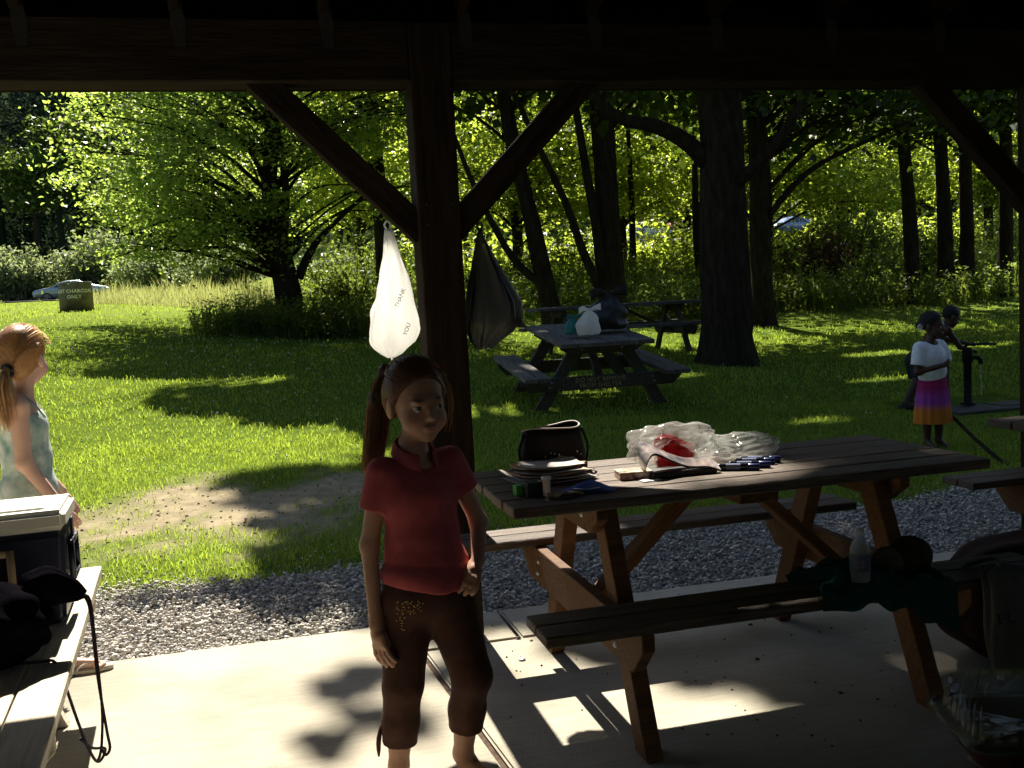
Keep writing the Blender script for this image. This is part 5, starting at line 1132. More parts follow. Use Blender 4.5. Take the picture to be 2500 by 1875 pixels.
# bags on the grey table
tz = .255+.73
def lump_bag(name, label, loc, rad, h, m, seed, knot=True, cat='plastic bag', group='bags on the grey table'):
    rg = np.random.RandomState(seed); t = empty(name, loc); tag(t, label, cat, group)
    pr = interp_prof([(0, rad*.86, .2, 0), (h*.08, rad, .25, 0), (h*.35, rad*1.02, .3, 0), (h*.62, rad*.78, .5, .01), (h*.82, rad*.42, .9, .015), (h*.92, rad*.14, 1.2, .02), (h, rad*.24, 1.3, .03)], 22)
    V, Q, T = loft(bag_rings(pr, rg, 48, .85, .10)); V[:, 0] += .02*rad/.1*np.sin(V[:, 2]*40)*.3; Acc().add(V, Q, T).build('bag_body', m, t, True)
    if knot:
        for s_ in (-1, 1):
            P = spline([(.02, 0, h*.9), (.02+s_*rad*.5, -.02, h*1.0), (.02+s_*rad*.95, -.03, h*(1.04 if s_ > 0 else .9))], 7); a = Acc(); rr = [np.stack([p+np.array([0, np.cos(q)*.006, np.sin(q)*w_]) for q in np.arange(8)*.785]) for p, w_ in zip(P, np.linspace(.012, .035, 7)*rad/.12)]
            a.add(*loft(rr)).build('tied_handle', m, t, True)
    return t
lump_bag('plastic_bag', 'white knotted plastic bag on the near end of the grey table', (3.36, 10.02, tz-.02), .125, .27, WBAG, 3)
lump_bag('garbage_bag', 'large black garbage bag behind the white one on the grey table', (3.68, 10.32, tz+.01), .22, .40, KBAG, 4, cat='garbage bag')
lump_bag('plastic_bag', 'teal plastic bag squeezed beside the white one on the grey table', (3.22, 10.12, tz-.01), .085, .19, film_mat('teal_film', (.02, .22, .20), .3, .05, .4), 5)

# ------------------------------------------------------------------ things on the covered table
TZ1 = .7698
def place(o, x, y, z=TZ1, rz_=0): o.location = (x, y, z); o.rotation_euler = (0, 0, rz_); return o
# dark open handbag
t = empty('handbag', (1.035, 3.565, TZ1)); tag(t, 'dark studded open handbag at the back left of the covered table', 'handbag')
HB = mat('dark_leather', (.008, .005, .004), .6, .2, .3, 20, .4, 90)
n = 40; th = np.arange(n)*2*np.pi/n; rows = []
def sup(rx_, ry_, z, tilt=0, e=2.6):
    c, s = np.cos(th), np.sin(th); return np.stack([np.sign(c)*np.abs(c)**(2/e)*rx_, np.sign(s)*np.abs(s)**(2/e)*ry_, np.full(n, z)+tilt*c*rx_+.008*np.sin(th*2)], -1)
outer = [sup(.125, .055, 0), sup(.132, .06, .012), sup(.124, .056, .07), sup(.112, .048, .125, .04), sup(.110, .044, .155, .06)]
inner = [sup(.105, .039, .155, .06), sup(.105, .042, .08, .02), sup(.115, .047, .01)]
V, Q, T = loft(outer+inner, True); Acc().add(V, Q, T).build('bag_body', HB, t, True)
Acc().tube(np.vstack([sup(.1075, .0415, .157, .06), sup(.1075, .0415, .157, .06)[:1]]), .0032, 6).build('rim', mat('pale_piping', (.45, .38, .32), .5), t, True)
rg = np.random.RandomState(3); A = Acc()
for k in range(26):
    x = rg.uniform(-.1, .1); z = rg.uniform(.02, .075); A.add(np.array([[0, 0, .003], [.003, 0, 0], [0, 0, -.003], [-.003, 0, 0], [0, -.003, 0]])+np.array([x, -.0605+.002*0+abs(x)**3*12, z]), [], [[0, 1, 4], [1, 2, 4], [2, 3, 4], [3, 0, 4]])
o = A.build('studs', mat('silver_stud', (.6, .58, .5), .3, metal=.9), t); o['kind'] = 'stuff'
Acc().tube(spline([(-.11, -.02, .14), (-.135, -.04, .07), (-.10, -.075, .012), (0, -.085, .006), (.09, -.07, .01), (.128, -.03, .08), (.112, -.01, .15)], 26), .005, 6).build('strap', HB, t, True)
# stack of paper sheets and plates
t = empty('paper_stack', (.965, 3.385, TZ1)); tag(t, 'stack of curled papers in front of the dark handbag', 'paper')
rg = np.random.RandomState(8); pap = [mat('newsprint', (.42, .39, .36), .9, .1, .2, 25), mat('manila_paper', (.55, .36, .22), .85, .1, .15, 20), mat('white_paper', (.62, .61, .60), .85, .1, .08, 30)]
def sheet(w_, d_, curl, z, m, name, parent, ang=0, ox=0, oy=0, seed=0, nx=14, ny=8, th_=.0012):
    X, Y = np.meshgrid(np.linspace(-.5, .5, nx), np.linspace(-.5, .5, ny), indexing='ij'); r_ = np.random.RandomState(seed); a, b = r_.uniform(0, 6, 2)
    Z = z+curl*(np.abs(X*2)**2.2*.6+np.abs(Y*2)**2.4*.5)+.0025*(1+np.sin(X*7+a)*np.cos(Y*6+b)); c, s = math.cos(ang), math.sin(ang); xx, yy = X*w_, Y*d_
    P = np.stack([ox+xx*c-yy*s, oy+xx*s+yy*c, Z], -1).reshape(-1, 3); i = np.arange(nx-1)[:, None]*ny; j = np.arange(ny-1)[None]; q = np.stack([i+j, i+ny+j, i+ny+j+1, i+j+1], -1).reshape(-1, 4); k = len(P)
    rim = np.concatenate([np.arange(ny), np.arange(1, nx)*ny+ny-1, (nx-1)*ny+np.arange(ny-2, -1, -1), np.arange(nx-2, 0, -1)*ny]); r2 = np.roll(rim, -1)
    return Acc().add(np.vstack([P, P-np.array([0, 0, th_])]), np.vstack([q, q[:, ::-1]+k, np.stack([rim, rim+k, r2+k, r2], -1)])).build(name, m, parent, True)
z = .002
for k in range(7):
    sheet(.27-.008*k+rg.uniform(-.015, .015), .17+rg.uniform(-.02, .02), .006+.004*(k % 3), z, pap[[0, 2, 0, 1, 0, 1, 0][k]], 'sheet', t, rg.uniform(-.25, .25), rg.uniform(-.012, .02), rg.uniform(-.01, .01), k, th_=.003); z += .0078
# small boxes, cup, cards
GRN = mat('green_card', (.05, .38, .06), .5, .4); DKB = mat('dark_card', (.02, .02, .02), .6)
def carton(name, label, x, y, sx, sy, sz, rz_, m, cat, lid=None, group=None, z=TZ1):
    t = empty(name, (x, y, z), rz_); tag(t, label, cat, group)
    block('box_body', -sx/2, sx/2, -sy/2, sy/2, 0, sz*.82, m, t, .0015); block('lid', -sx/2-.001, sx/2+.001, -sy/2-.001, sy/2+.001, sz*.82+.0005, sz, lid or m, t, .0015); return t
carton('small_box', 'small bright green box on the left corner of the covered table', .800, 3.165, .030, .03, .034, .2, GRN, 'box')
carton('small_box', 'small black box between the green one and the white cup', .838, 3.135, .052, .045, .046, .15, DKB, 'box')
cup = Acc().lathe([(.0001, 0), (.0125, 0), (.0125, .05), (.0155, .051), (.0155, .062), (.013, .062), (.0115, .052), (.011, .004), (.0001, .004)], sides=24).build('paper_cup', mat('white_card', (.80, .77, .70), .6, .3), None, True); place(cup, .879, 3.112); tag(cup, 'small white cup glowing in the sun near the table corner', 'cup')
pk = carton('playing_cards', 'flat red printed box in front of the magazine', 1.235, 3.265, .115, .085, .026, -.12, mat('red_print', (.45, .05, .04), .35, .45, .6, 30, col2=(.75, .55, .40), detail=1), 'box', mat('printed_lid', (.40, .07, .05), .3, .5, .9, 22, col2=(.78, .68, .5), detail=2))
sl = empty('paper_slip', (1.262, 3.175, TZ1)); tag(sl, 'small pale slip of paper beside the red box', 'paper'); sheet(.07, .035, .0, .001, pap[2], 'sheet', sl, .1)
nap = empty('napkin', (1.010, 3.115, TZ1)); tag(nap, 'folded blue napkin with a sunlit white side', 'napkin')
BLUE = mat('blue_paper', (.05, .10, .36), .6, .3)
A = Acc(); P = np.array([[-.085, -.035, .002], [.075, -.055, .002], [.10, -.02, .002], [.02, .06, .003], [-.075, .03, .003], [.0, .0, .028], [.03, .035, .034]])
A.add(np.vstack([P, P*np.array([1, 1, 0])+np.array([0, 0, .0005])]), [], [[0, 1, 5], [1, 2, 5], [2, 6, 5], [2, 3, 6], [3, 4, 6], [4, 5, 6], [4, 0, 5], [7, 12, 8], [8, 12, 9], [9, 12, 10], [10, 12, 11], [11, 12, 7]]).build('napkin_fold', BLUE, nap)
sheet(.085, .05, .002, .012, pap[2], 'sheet', nap, -.25, .0, -.012, 5)
wr_ = empty('wrapper', (.925, 3.06, TZ1)); tag(wr_, 'crumpled gold wrapper in front of the white cup', 'wrapper')
rg = np.random.RandomState(6); X, Y = np.meshgrid(np.linspace(-.5, .5, 9), np.linspace(-.5, .5, 6), indexing='ij'); P = np.stack([X*.11, Y*.045, .004+rg.uniform(0, .014, X.shape)], -1).reshape(-1, 3); i = np.arange(8)[:, None]*6; j = np.arange(5)[None]
Acc().add(np.vstack([P, P-[0, 0, .002]]), np.vstack([np.stack([i+j, i+6+j, i+7+j, i+j+1], -1).reshape(-1, 4), np.stack([i+j, i+6+j, i+7+j, i+j+1], -1).reshape(-1, 4)[:, ::-1]+54])).build('foil', mat('gold_wrapper', (.40, .30, .14), .5, .5), wr_)
# curled magazine leaning on the bags
mg = empty('magazine', (1.395, 3.27, TZ1)); tag(mg, 'glossy magazine lying curled against the plastic bags', 'magazine')
def mag_sheet(off, m, name):
    u = np.linspace(0, 1, 20); v = np.linspace(0, 1, 10); P = []
    prof = spline([(-.125, .0, .02), (-.14, 0, .085), (-.115, .03, .118), (-.05, .02, .085), (.02, -.01, .055), (.085, -.03, .050), (.135, -.04, .03)], 20)
    low = spline([(-.125, -.045, .002), (-.132, -.06, .05), (-.10, -.05, .085), (-.04, -.05, .058), (.02, -.06, .032), (.085, -.075, .028), (.13, -.085, .012)], 20)
    for a, b in zip(prof, low): P += [a+(b-a)*w_+np.array([0, .0, off]) for w_ in v]
    P = np.array(P); k = len(P); i = np.arange(19)[:, None]*10; j = np.arange(9)[None]; q = np.stack([i+j, i+10+j, i+11+j, i+j+1], -1).reshape(-1, 4)
    return Acc().add(np.vstack([P, P-np.array([0, 0, .002])]), np.vstack([q, q[:, ::-1]+k])).build(name, m, mg, True)
mag_sheet(.0, mat('glossy_cover', (.10, .22, .42), .2, .6, .8, 18, col2=(.62, .50, .45), detail=3), 'cover'); mag_sheet(-.006, pap[2], 'pages')
block('spine_block', -.12, .12, -.08, .02, .001, .022, DKB, mg, .004)
# see-through bags with a red one inside
CLR = film_mat('clear_film', (.45, .46, .44), .45, .58, .12, (.5, .5, .46), 1.0, .25); REDF = film_mat('red_film', (.55, .02, .025), .4, .02, .3, (.6, .03, .03))
def crumple(label, x, y, rx_, ry_, h, m, seed, name='plastic_bag', z=TZ1, amp=.22, group='bags on the covered table', rz_=0):
    rg = np.random.RandomState(seed); t = empty(name, (x, y, z), rz_); tag(t, label, 'plastic bag', group); bm = bmesh.new(); bmesh.ops.create_icosphere(bm, subdivisions=5, radius=1)
    D = rg.normal(0, 1, (46, 3)); D /= np.linalg.norm(D, axis=1)[:, None]; A_ = rg.uniform(-1, 1, 46); O_ = rg.uniform(-.2, .8, 46); W_2 = rg.uniform(3, 9, 46)
    for v in bm.verts:
        c = np.array(v.co); f = 1+amp*sum(a*max(0, 1-abs(c@d_-o_)*w2)*.8 for a, d_, o_, w2 in zip(A_, D, O_, W_2)); p = c*f; v.co = (p[0]*rx_, p[1]*ry_, max(.001, (p[2]*.5+.42)*h))
    link('bag_body', bm_mesh('bag_body', bm, True), m, t); return t
crumple('red plastic bag inside the clear one on the covered table', 1.425, 3.385, .075, .055, .12, REDF, 2, amp=.14)
crumple('clear crumpled plastic bag round the red one on the covered table', 1.455, 3.42, .165, .095, .165, CLR, 5, amp=.12)
crumple('smaller clear plastic bag at the right end of the pile', 1.75, 3.45, .135, .08, .095, CLR, 8, amp=.13)
# dark tubes
TUB = mat('black_tube', (.012, .013, .02), .15, .6, coat=.5)
for k, (x, y, a, lab) in enumerate([(1.60, 3.20, -.5, 'dark shiny tube nearest the front of the covered table'), (1.655, 3.225, -.5, 'second dark tube, beside the nearest one'), (1.70, 3.275, -.45, 'third dark tube, partly under the clear bag'), (1.735, 3.30, -.42, 'rearmost dark tube of the four on the table')]):
    t = empty('marker_tube', (x, y, TZ1+.0125), a); tag(t, lab, 'tube', 'dark tubes on the covered table')
    Acc().lathe([(.0001, -.07), (.0115, -.07), (.012, -.067), (.012, .03), (.0001, .03)], sides=18).build('barrel', TUB, t, True).rotation_euler = (0, RAD(90), 0)
    Acc().lathe([(.0001, .0305), (.0105, .0305), (.0118, .033), (.0118, .066), (.010, .07), (.0001, .07)], sides=18).build('cap', mat('blue_cap', (.02, .03, .12), .25, .6), t, True).rotation_euler = (0, RAD(90), 0)
    me = Acc().lathe([(.0122, -.045), (.0122, .005)], sides=18).build('label_band', mat('pale_label', (.16, .18, .28), .3), t, True); me.rotation_euler = (0, RAD(90), 0)

# ------------------------------------------------------------------ things on the front bench
SZ = .469
t = empty('cloth', (1.80, 2.76, SZ)); tag(t, 'teal cloth heaped on the front bench', 'cloth')
nx, ny = 60, 34; X, Y = np.meshgrid(np.linspace(-.5, .5, nx), np.linspace(-.5, .5, ny), indexing='ij'); xx = X*.44; yy = Y*.26-.015
hgt = .012+.055*np.exp(-((xx+.06)/.13)**2-((yy-.02)/.09)**2)+.013*np.sin(xx*55+np.sin(yy*40)*1.5)*np.cos(yy*30+xx*20)+.010*vnoise(xx*40+9, yy*40, 2)
hang = np.clip(-.112-yy, 0, 1); hgt = np.where(hang > 0, hgt*.2-hang*2.6*(.25+1.2*np.clip((xx-.02)/.15, 0, 1)+.5*vnoise(xx*18, xx*0, 3)), np.maximum(hgt, .003)); yy = np.where(hang > 0, -.125-.012*np.sin(xx*40)*hang*20-.006, yy)
P = np.stack([xx*(1+.06*np.sin(yy*30)), yy, hgt], -1).reshape(-1, 3); k = len(P); i = np.arange(nx-1)[:, None]*ny; j = np.arange(ny-1)[None]; q = np.stack([i+j, i+ny+j, i+ny+j+1, i+j+1], -1).reshape(-1, 4)
Acc().add(np.vstack([P, P-np.array([0, 0, .0025])]), np.vstack([q, q[:, ::-1]+k])).build('cloth_heap', mat('teal_cotton', (.012, .06, .048), .9, .1, .3, 30, .3, 300), t, True)
t = empty('water_bottle', (1.735, 2.69, SZ)); tag(t, 'clear plastic water bottle standing on the front bench', 'bottle')
PET = film_mat('clear_pet', (.55, .58, .58), .25, .55, .05, None, 1.0)
Acc().lathe([(.0001, .004), (.022, .003), (.030, .008), (.031, .03), (.0295, .04), (.031, .05), (.031, .12), (.029, .135), (.020, .155), (.0135, .165), (.0135, .178)], sides=28).build('bottle_body', PET, t, True)
Acc().lathe([(.0145, .172), (.0155, .173), (.0155, .192), (.0001, .193)], sides=24).build('cap', mat('white_cap', (.6, .6, .55), .5), t, True)
lb = Acc().lathe([(.0316, .062), (.0316, .115)], sides=28).build('label', mat('bottle_label', (.10, .12, .16), .4), t, True)
me = text_map(text_mesh('S', .03), lambda x, y: (.0322*math.sin(x/.0322-.35), -.0322*math.cos(x/.0322-.35), y+.075)); link('print', me, mat('pink_ink', (.5, .2, .16), .5), t)
t = empty('pouch', (1.95, 2.79, SZ)); tag(t, 'olive and beige cloth pouch on the front bench', 'pouch')
for nm, x, r_, m in (('front_ball', -.05, .052, mat('beige_cloth', (.10, .09, .06), .9, .1, .2, 30, .3, 200)), ('olive_wrap', .03, .066, mat('olive_cloth', (.035, .033, .016), .9, .1, .3, 30, .3, 200))):
    bm = bmesh.new(); bmesh.ops.create_icosphere(bm, subdivisions=4, radius=r_)
    for v in bm.verts: v.co = (v.co.x*1.1+x, v.co.y*.9, max(.0, v.co.z*(.95+.06*math.sin(v.co.x*120)*math.cos(v.co.y*140))+r_*.8))
    link(nm, bm_mesh(nm, bm, True), m, t)
# carrier bag draped over the end of the bench
t = empty('plastic_bag', (2.24, 2.66, .12)); tag(t, 'grey white plastic bag with dark print hanging off the bench end', 'plastic bag')
GBAG = film_mat('grey_film', (.12, .115, .10), .3, .03, .6)
pr = interp_prof([(0, .012, .6, -.05), (.03, .05, .4, -.03), (.10, .10, .3, 0), (.18, .125, .3, .02), (.26, .13, .4, .02), (.33, .11, .7, 0), (.375, .08, 1.0, -.04), (.385, .03, 1.0, -.06)], 26)
V, Q, T = loft(bag_rings(pr, np.random.RandomState(13), 56, .42, .09)); V[:, 1] -= .03; Acc().add(V, Q, T).build('bag_body', GBAG, t, True); bvh = BVHTree.FromPolygons([tuple(v) for v in V], [tuple(q) for q in Q])
link('print', wrap(text_mesh('FL', .05, spacing=1.0), -.065, .215, RAD(12), bvh), mat('navy_ink', (.01, .015, .05), .6), t)
Acc().tube(spline([(-.05, -.02, .375), (-.02, .03, .39), (-.05, .09, .365), (-.10, .08, .36), (-.09, .0, .372)], 14), .007, 6).build('handle', GBAG, t, True)
# dark red duffel on the floor behind it
t = empty('duffel_bag', (2.80, 3.12, 0)); tag(t, 'dark red soft bag on the concrete at the right edge', 'bag')
bm = bmesh.new(); bmesh.ops.create_icosphere(bm, subdivisions=5, radius=1)
for v in bm.verts:
    c = v.co; f = 1+.05*math.sin(c.x*7+1)*math.cos(c.z*5)+.03*math.sin(c.y*11+c.x*5); v.co = (math.copysign(abs(c.x)**.8, c.x)*.46*f, math.copysign(abs(c.y)**.8, c.y)*.19*f, max(.0, (math.copysign(abs(c.z)**.85, c.z)*f*.5+.46)*.46))
link('bag_body', bm_mesh('bag_body', bm, True), mat('maroon_nylon', (.03, .003, .004), .6, .3, .2, 20, .3, 200), t)
Acc().tube(spline([(-.2, -.06, .42), (-.16, -.14, .36), (0, -.17, .33), (.16, -.14, .36), (.2, -.06, .42)], 18), .011, 6).build('handle', BLACKP, t, True)
t = empty('sandal', (3.17, 3.77, 0), .3); tag(t, 'pale sandal on the concrete beside the red bag', 'sandal'); th2 = np.arange(24)*.2618
ring = lambda z, e: np.stack([np.cos(th2)*(.11+e), np.sin(th2)*(.038+e)*(1+.15*np.cos(th2)), np.full(24, z)], -1)
Acc().add(*loft([ring(.001, 0), ring(.018, .002)])).build('sole', mat('pale_rubber', (.45, .42, .38), .8), t)
Acc().tube(spline([(.03, -.04, .015), (.035, 0, .05), (.03, .04, .015)], 10), .010, 6).build('strap', bpy.data.materials['pale_rubber'], t, True)
# clear lidded tray in the near corner
t = empty('food_tray', (1.46, 1.655, SZ), RAD(-18)); tag(t, 'red food tray under a ribbed clear lid in the near right corner', 'food tray')
def rrect(hx, hy, r, z, n=14, rib=0):
    P = []
    for cx, cy, a0 in ((hx-r, hy-r, 0), (-hx+r, hy-r, 90), (-hx+r, -hy+r, 180), (hx-r, -hy+r, 270)):
        for k in range(n+1): a = RAD(a0+90*k/n); P.append([cx+r*math.cos(a), cy+r*math.sin(a), z])
    return np.array(P)
def resample(P, m):
    Q_ = np.vstack([P, P[:1]]); s = np.concatenate([[0], np.cumsum(np.linalg.norm(np.diff(Q_, axis=0), axis=1))]); u = np.linspace(0, s[-1], m+1)[:-1]; return np.stack([np.interp(u, s, Q_[:, i]) for i in range(3)], -1)
RED_T = mat('red_tray', (.05, .005, .005), .35, .5); LID = film_mat('ribbed_clear', (.05, .052, .04), .1, .68, .08, None, 1.0)
Acc().add(*loft([resample(rrect(.15, .11, .04, .001), 120), resample(rrect(.165, .125, .045, .035), 120), resample(rrect(.175, .135, .05, .04), 120), resample(rrect(.175, .135, .05, .043), 120)])).build('tray', RED_T, t, True)
rows = []
for z, hx, rib in ((.044, .178, 0), (.050, .178, 0), (.052, .160, 0), (.054, .157, 1), (.115, .146, 1), (.120, .138, 0), (.121, .10, 0)):
    P = resample(rrect(hx, hx-.04, .045, z), 240); c = P.mean(0); d = P-c; d[:, 2] = 0; P = P+rib*.0045*np.sign(np.sin(np.arange(240)*2*np.pi/6))[:, None]*d/np.linalg.norm(d, axis=1)[:, None]; rows.append(P)
Acc().add(*loft(rows)).build('ribbed_lid', LID, t, False)
Acc().tube(np.vstack([resample(rrect(.179, .139, .05, .047), 60), resample(rrect(.179, .139, .05, .047), 60)[:1]]), .005, 6).build('lid_rim', LID, t, True)

# ------------------------------------------------------------------ cooler and drawstring bag on the pale bench
ang0 = math.atan2(1.829, -.117)-math.pi/2
CB = mat('navy_plastic', (.010, .012, .035), .4, .45, .15, 40); CL = mat('white_plastic', (.72, .69, .60), .5, .4)
t = empty('cooler', (-.872, 3.50, SZ), ang0); tag(t, 'dark blue cooler with a white lid on the pale bench', 'cooler')
def taper_box(hx, hy, z0, z1, k, m, name, parent, bev=.012):
    bm = bmesh.new(); vv = [bm.verts.new((sx*hx*(k if z == z0 else 1), sy*hy*(k if z == z0 else 1), z)) for z in (z0, z1) for sx, sy in ((-1, -1), (1, -1), (1, 1), (-1, 1))]
    for f in ((3, 2, 1, 0), (4, 5, 6, 7), (0, 1, 5, 4), (1, 2, 6, 5), (2, 3, 7, 6), (3, 0, 4, 7)): bm.faces.new([vv[i] for i in f])
    bmesh.ops.bevel(bm, geom=list(bm.edges), offset=bev, segments=3, affect='EDGES'); return link(name, bm_mesh(name, bm, False), m, parent)
taper_box(.255, .155, 0, .295, .93, CB, 'body', t, .018)
lid = taper_box(.262, .162, .298, .362, 1.0, CL, 'lid', t, .016); taper_box(.20, .115, .3625, .368, 1.0, CL, 'lid_panel', lid, .003)
A = Acc(); hy = -.152
for x0, x1, z0, z1 in ((-.10, .10, .235, .255), (-.10, .10, .13, .15)): A.box(((x0+x1)/2, hy-.012, (z0+z1)/2), (x1-x0, .02, z1-z0))
for x in (-.10, .10): A.box((x, hy-.012, .1925), (.02, .0205, .125))
h_ = A.build('handle', mat('tan_plastic', (.42, .33, .20), .5, .4), t); 
for s_ in (-1, 1): block('hinge', s_*.262-.004, s_*.262+.004, -.02, .02, .25, .31, CB, t, .001)
A = Acc()
for s_ in (1,):
    for z0 in (.13, .24): A.box((s_*.262, 0, z0), (.018, .14, .016))
    for y in (-.07, .07): A.box((s_*.262, y, .185), (.0182, .016, .126))
A.build('side_grip', CB, t)
t = empty('drawstring_bag', (-.80, 3.03, SZ)); tag(t, 'black drawstring bag with dangling cords in front of the cooler', 'bag'); BK = mat('black_nylon', (.004, .0035, .005), 1.0, .0, .3, 25, .3, 120)
bm = bmesh.new(); bmesh.ops.create_icosphere(bm, subdivisions=5, radius=1)
for v in bm.verts:
    c = v.co; f = 1+.06*math.sin(c.x*8+2)*math.cos(c.y*6+c.z*3)+.035*math.sin(c.z*13+c.x*7); v.co = (c.x*.20*f, c.y*.155*f, max(0, (math.copysign(abs(c.z)**.85, c.z)*f*.5+.45)*.24))
link('bag_body', bm_mesh('bag_body', bm, True), BK, t)
nk = spline([(.13, .05, .17), (.19, .08, .19), (.245, .085, .175), (.275, .08, .155)], 8); rr = []
for p, r_ in zip(nk, (.06, .058, .055, .05, .042, .034, .022, .010)): a = np.arange(24)*.2618; w_ = 1+.12*np.sin(a*6); rr.append(np.stack([np.full(24, p[0])+.01*np.sin(a*3), p[1]+np.cos(a)*r_*w_*.7, p[2]+np.sin(a)*r_*w_], -1))
Acc().add(*loft(rr)).build('gathered_neck', BK, t, True)
CORD = mat('black_cord', (.02, .012, .02), .7)
z0 = -SZ
Acc().tube(spline([(.275, .08, .155), (.292, .075, .13), (.296, .07, .0), (.300, .06, -.17), (.293, .055, -.27), (.285, .05, -.315), (.275, .045, -.335)], 30), .0042, 6).build('cord', CORD, t, True)
Acc().tube(spline([(.275, .08, .155), (.29, .072, .10), (.294, .068, -.08), (.308, .055, -.25), (.313, .05, -.30), (.300, .05, -.32), (.29, .05, -.30)], 30), .0042, 6).build('cord', CORD, t, True)
Acc().tube(spline([(.10, -.06, .02), (.17, -.05, .012), (.205, -.04, .004), (.222, -.03, -.06), (.245, .0, -.20), (.268, .03, -.31), (.283, .05, -.335), (.30, .05, -.30), (.27, .02, -.28), (.245, .0, -.24)], 40), .0042, 6).build('cord', CORD, t, True)

# ------------------------------------------------------------------ out on the lawn
bx, by = -3.96, 26.0; t = empty('charcoal_bin', (bx, by, gz1(bx, by)-.03)); tag(t, 'round concrete bin for hot charcoal on the lawn at the left', 'bin')
BIN = mat('weathered_concrete', (.13, .125, .105), .95, .1, .35, 5, .5, 60, detail=7); RB = .375
Acc().lathe([(RB-.07, .05), (RB, 0), (RB, .69), (RB-.01, .705), (RB-.06, .705), (RB-.07, .69), (RB-.07, .05), (.001, .05)], sides=40).build('drum', BIN, t, True)
PW_ = mat('white_paint', (.62, .62, .58), .8, .2, .3, 30)
for s_, zz, sz in (('HOT CHARCOAL', .455, .115), ('ONLY', .325, .115)):
    me = text_map(text_mesh(s_, sz, spacing=1.05, bold=.004), lambda x, y: ((RB+.004)*math.sin(x/RB+.05), -(RB+.004)*math.cos(x/RB+.05), y+zz)); link('lettering', me, PW_, t)
# hand pump with its concrete pad
px0, py0 = 6.95, 8.8; pz = gz1(px0, py0)
pad = empty('pump_pad', (px0, py0, pz-.08)); tag(pad, 'low concrete pad with a dark drain under the water pump', 'concrete pad'); block('pad', -.40, .62, -.38, .38, 0, .085, mat('damp_concrete', (.06, .058, .05), .8, .2, .3, 6), pad, .01)
block('drain_grate', .22, .52, -.25, .05, .0855, .092, mat('dark_iron', (.02, .02, .02), .6, metal=.4), pad, .002)
t = empty('water_pump', (px0, py0, pz+.02)); tag(t, 'dark iron water pump beside the boy', 'water pump'); IR = mat('green_iron', (.008, .012, .010), .7, .2, .3, 30, metal=.3)
Acc().lathe([(.075, 0), (.075, .015), (.04, .02), (.038, .42), (.05, .43), (.05, .55), (.04, .57), (.0001, .58)], sides=20).build('standpipe', IR, t, True)
Acc().tube(spline([(.03, 0, .46), (.10, 0, .47), (.15, 0, .44), (.155, 0, .40)], 8), .022, 10).build('spout', IR, t, True)
Acc().tube(spline([(-.04, 0, .56), (.0, 0, .60), (.15, .02, .60), (.36, .03, .585)], 10), .013, 8).build('handle', IR, t, True)
Acc().tube(spline([(.155, 0, .40), (.158, 0, .30), (.16, 0, .06)], 8), .008, 6).build('water_stream', film_mat('water', (.6, .65, .7), .2, .7, .02, None, 1.), t, True)
t = empty('walking_stick', (5.31, 6.32, gz1(5.31, 6.32))); tag(t, 'thin dark stick leaning behind the girl in the skirt', 'stick')
Acc().tube(spline([(0, 0, 0), (.10, .45, .13), (.22, .95, .30), (.27, 1.2, .40)], 10), np.linspace(.016, .012, 10), 7).build('shaft', BARK, t, True)

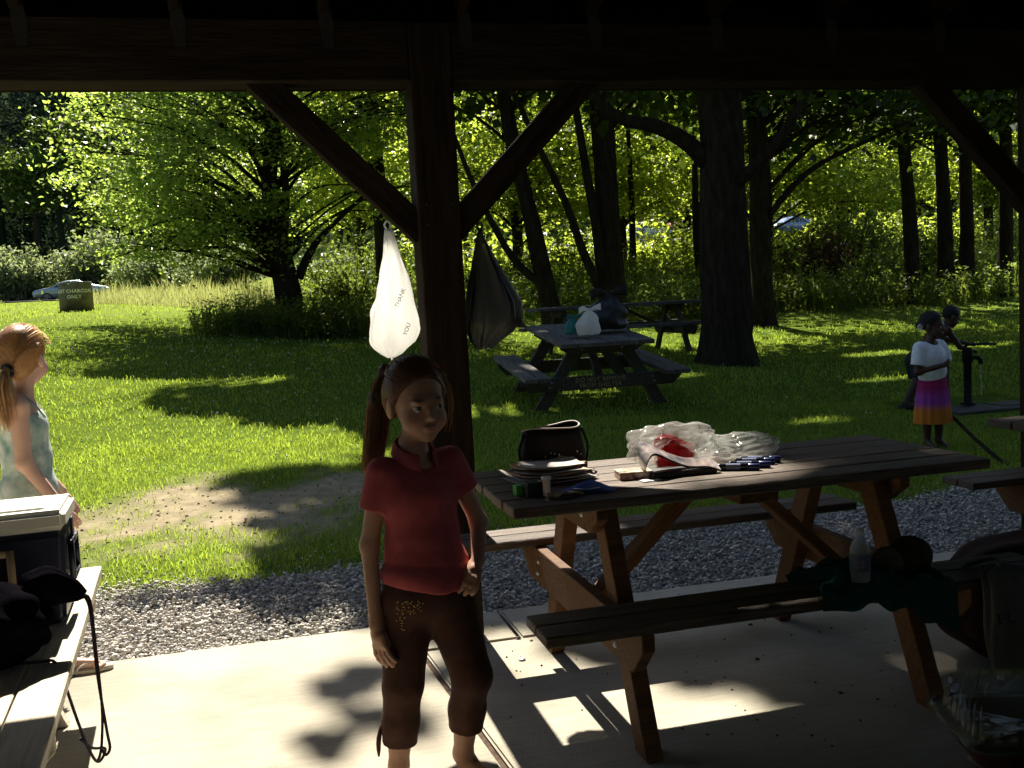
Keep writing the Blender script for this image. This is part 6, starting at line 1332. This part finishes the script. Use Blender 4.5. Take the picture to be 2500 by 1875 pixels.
# ------------------------------------------------------------------ cars by the road
def car(label, x, y, rz_, paint, s=1.0, z=None):
    t = empty('parked_car', (x, y, (gz1(x, y) if z is None else z)+.07), rz_); tag(t, label, 'car', 'cars parked along the road'); t.scale = (s, s, s)
    sec = [(-2.2, .40, .62, .62, .60), (-2.1, .30, .78, .80, .66), (-1.55, .22, .86, .92, .80), (-1.2, .22, .88, .96, .86), (-.75, .20, .90, 1.26, .70), (-.2, .20, .90, 1.38, .64), (.45, .20, .90, 1.36, .64), (1.0, .22, .90, 1.14, .70), (1.45, .24, .88, .98, .80), (2.0, .30, .84, .92, .74), (2.22, .42, .70, .70, .62)]
    rows = []
    for X_, zb_, zs, zt_, hw in sec:
        zs = min(zs, zt_); rows.append(np.array([[X_, yy, zz] for yy, zz in ((-.70, zb_), (-.86, zb_+.12), (-.88, zs*.8), (-.84, zs), (-hw, zt_-.03), (-hw*.6, zt_), (hw*.6, zt_), (hw, zt_-.03), (.84, zs), (.88, zs*.8), (.86, zb_+.12), (.70, zb_))]))
    V, Q, T = loft(rows); Acc().add(V, Q, T).build('body', paint, t, True)
    GL = bpy.data.materials.get('car_glass') or mat('car_glass', (.02, .025, .03), .05, .8, coat=.5)
    for s_ in (-1, 1):
        A = Acc(); P = np.array([[-1.0, s_*.845, .93], [-.62, s_*.70, 1.25], [-.05, s_*.665, 1.32], [-.05, s_*.855, .93]]); A.add(np.vstack([P, P+[0, s_*.012, 0]]), [[4, 5, 6, 7], [0, 3, 2, 1]]).build('side_window', GL, t)
        A = Acc(); P = np.array([[.02, s_*.855, .93], [.02, s_*.665, 1.32], [.5, s_*.665, 1.30], [1.0, s_*.84, .96]]); A.add(np.vstack([P, P+[0, s_*.012, 0]]), [[4, 5, 6, 7], [0, 3, 2, 1]]).build('side_window', GL, t)
        for X_ in (-1.42, 1.42):
            wh = empty('wheel'); wh.parent = t; wh.location = (X_, s_*.78, .31); wh.rotation_euler = (RAD(90), 0, 0)
            Acc().lathe([(.20, -.10), (.30, -.10), (.325, -.07), (.325, .07), (.30, .10), (.20, .10)], sides=28).build('tyre', BLACKP, wh, True)
            A = Acc().lathe([(.205, .06), (.195, .105), (.205, .108)], sides=28)
            for e in (-1, 1):
                for k in range(5): a = k*1.2566; A.box((math.cos(a)*.11, math.sin(a)*.11, e*.085), (.17, .055, .03), np.array([[math.cos(a), -math.sin(a), 0], [math.sin(a), math.cos(a), 0], [0, 0, 1]]))
            A.build('rim', STEEL, wh)
            Acc().lathe([(.0001, -.04), (.36, -.04), (.36, .03), (.0001, .03)], sides=24).build('wheel_well', BLACKP, wh, True)
        for X_, nm, c_ in ((-2.13, 'headlight', (.75, .72, .66)), (2.12, 'tail_light', (.55, .02, .02))):
            block(nm, X_-.06, X_+.06, s_*.62-.14, s_*.62+.14, .58, .70, bpy.data.materials.get(nm+'_lens') or mat(nm+'_lens', c_, .15, .6), t, .02)
    for X0, X1, z0_, z1_, nm in ((-1.14, -.70, .98, 1.27, 'windscreen'), (.52, 1.02, 1.33, 1.13, 'rear_window')):
        P = np.array([[X0, -.62, z0_], [X0, .62, z0_], [X1, .54, z1_], [X1, -.54, z1_]])+[0, 0, .02]; Acc().add(np.vstack([P, P-[0, 0, .01]]), [[0, 1, 2, 3], [7, 6, 5, 4]]).build(nm, GL, t)
    return t
SILV = mat('silver_blue_paint', (.30, .38, .42), .25, .5, metal=.4, coat=.8); WHT = mat('white_paint_car', (.7, .7, .72), .25, .5, coat=.8); REDC = mat('red_paint_car', (.45, .03, .03), .25, .5, coat=.8); BLUC = mat('blue_paint_car', (.20, .30, .60), .25, .5, coat=.8)
c0 = car('silver blue car parked on the road behind the charcoal bin', -8.9, 57.6, RAD(4), SILV, 1.0); c0.scale = (.84, .84, .78); c0.location.z -= .12
car('white car glimpsed between the straight trunk and the big trunk', 27.3, 68.5, RAD(20), WHT, 1.0)
car('red car just right of the white one, half hidden by weeds', 31.6, 71.5, RAD(18), REDC, 1.0)
car('pale blue car glimpsed right of the straight trunk', 40.2, 70.5, RAD(14), BLUC, 1.0)
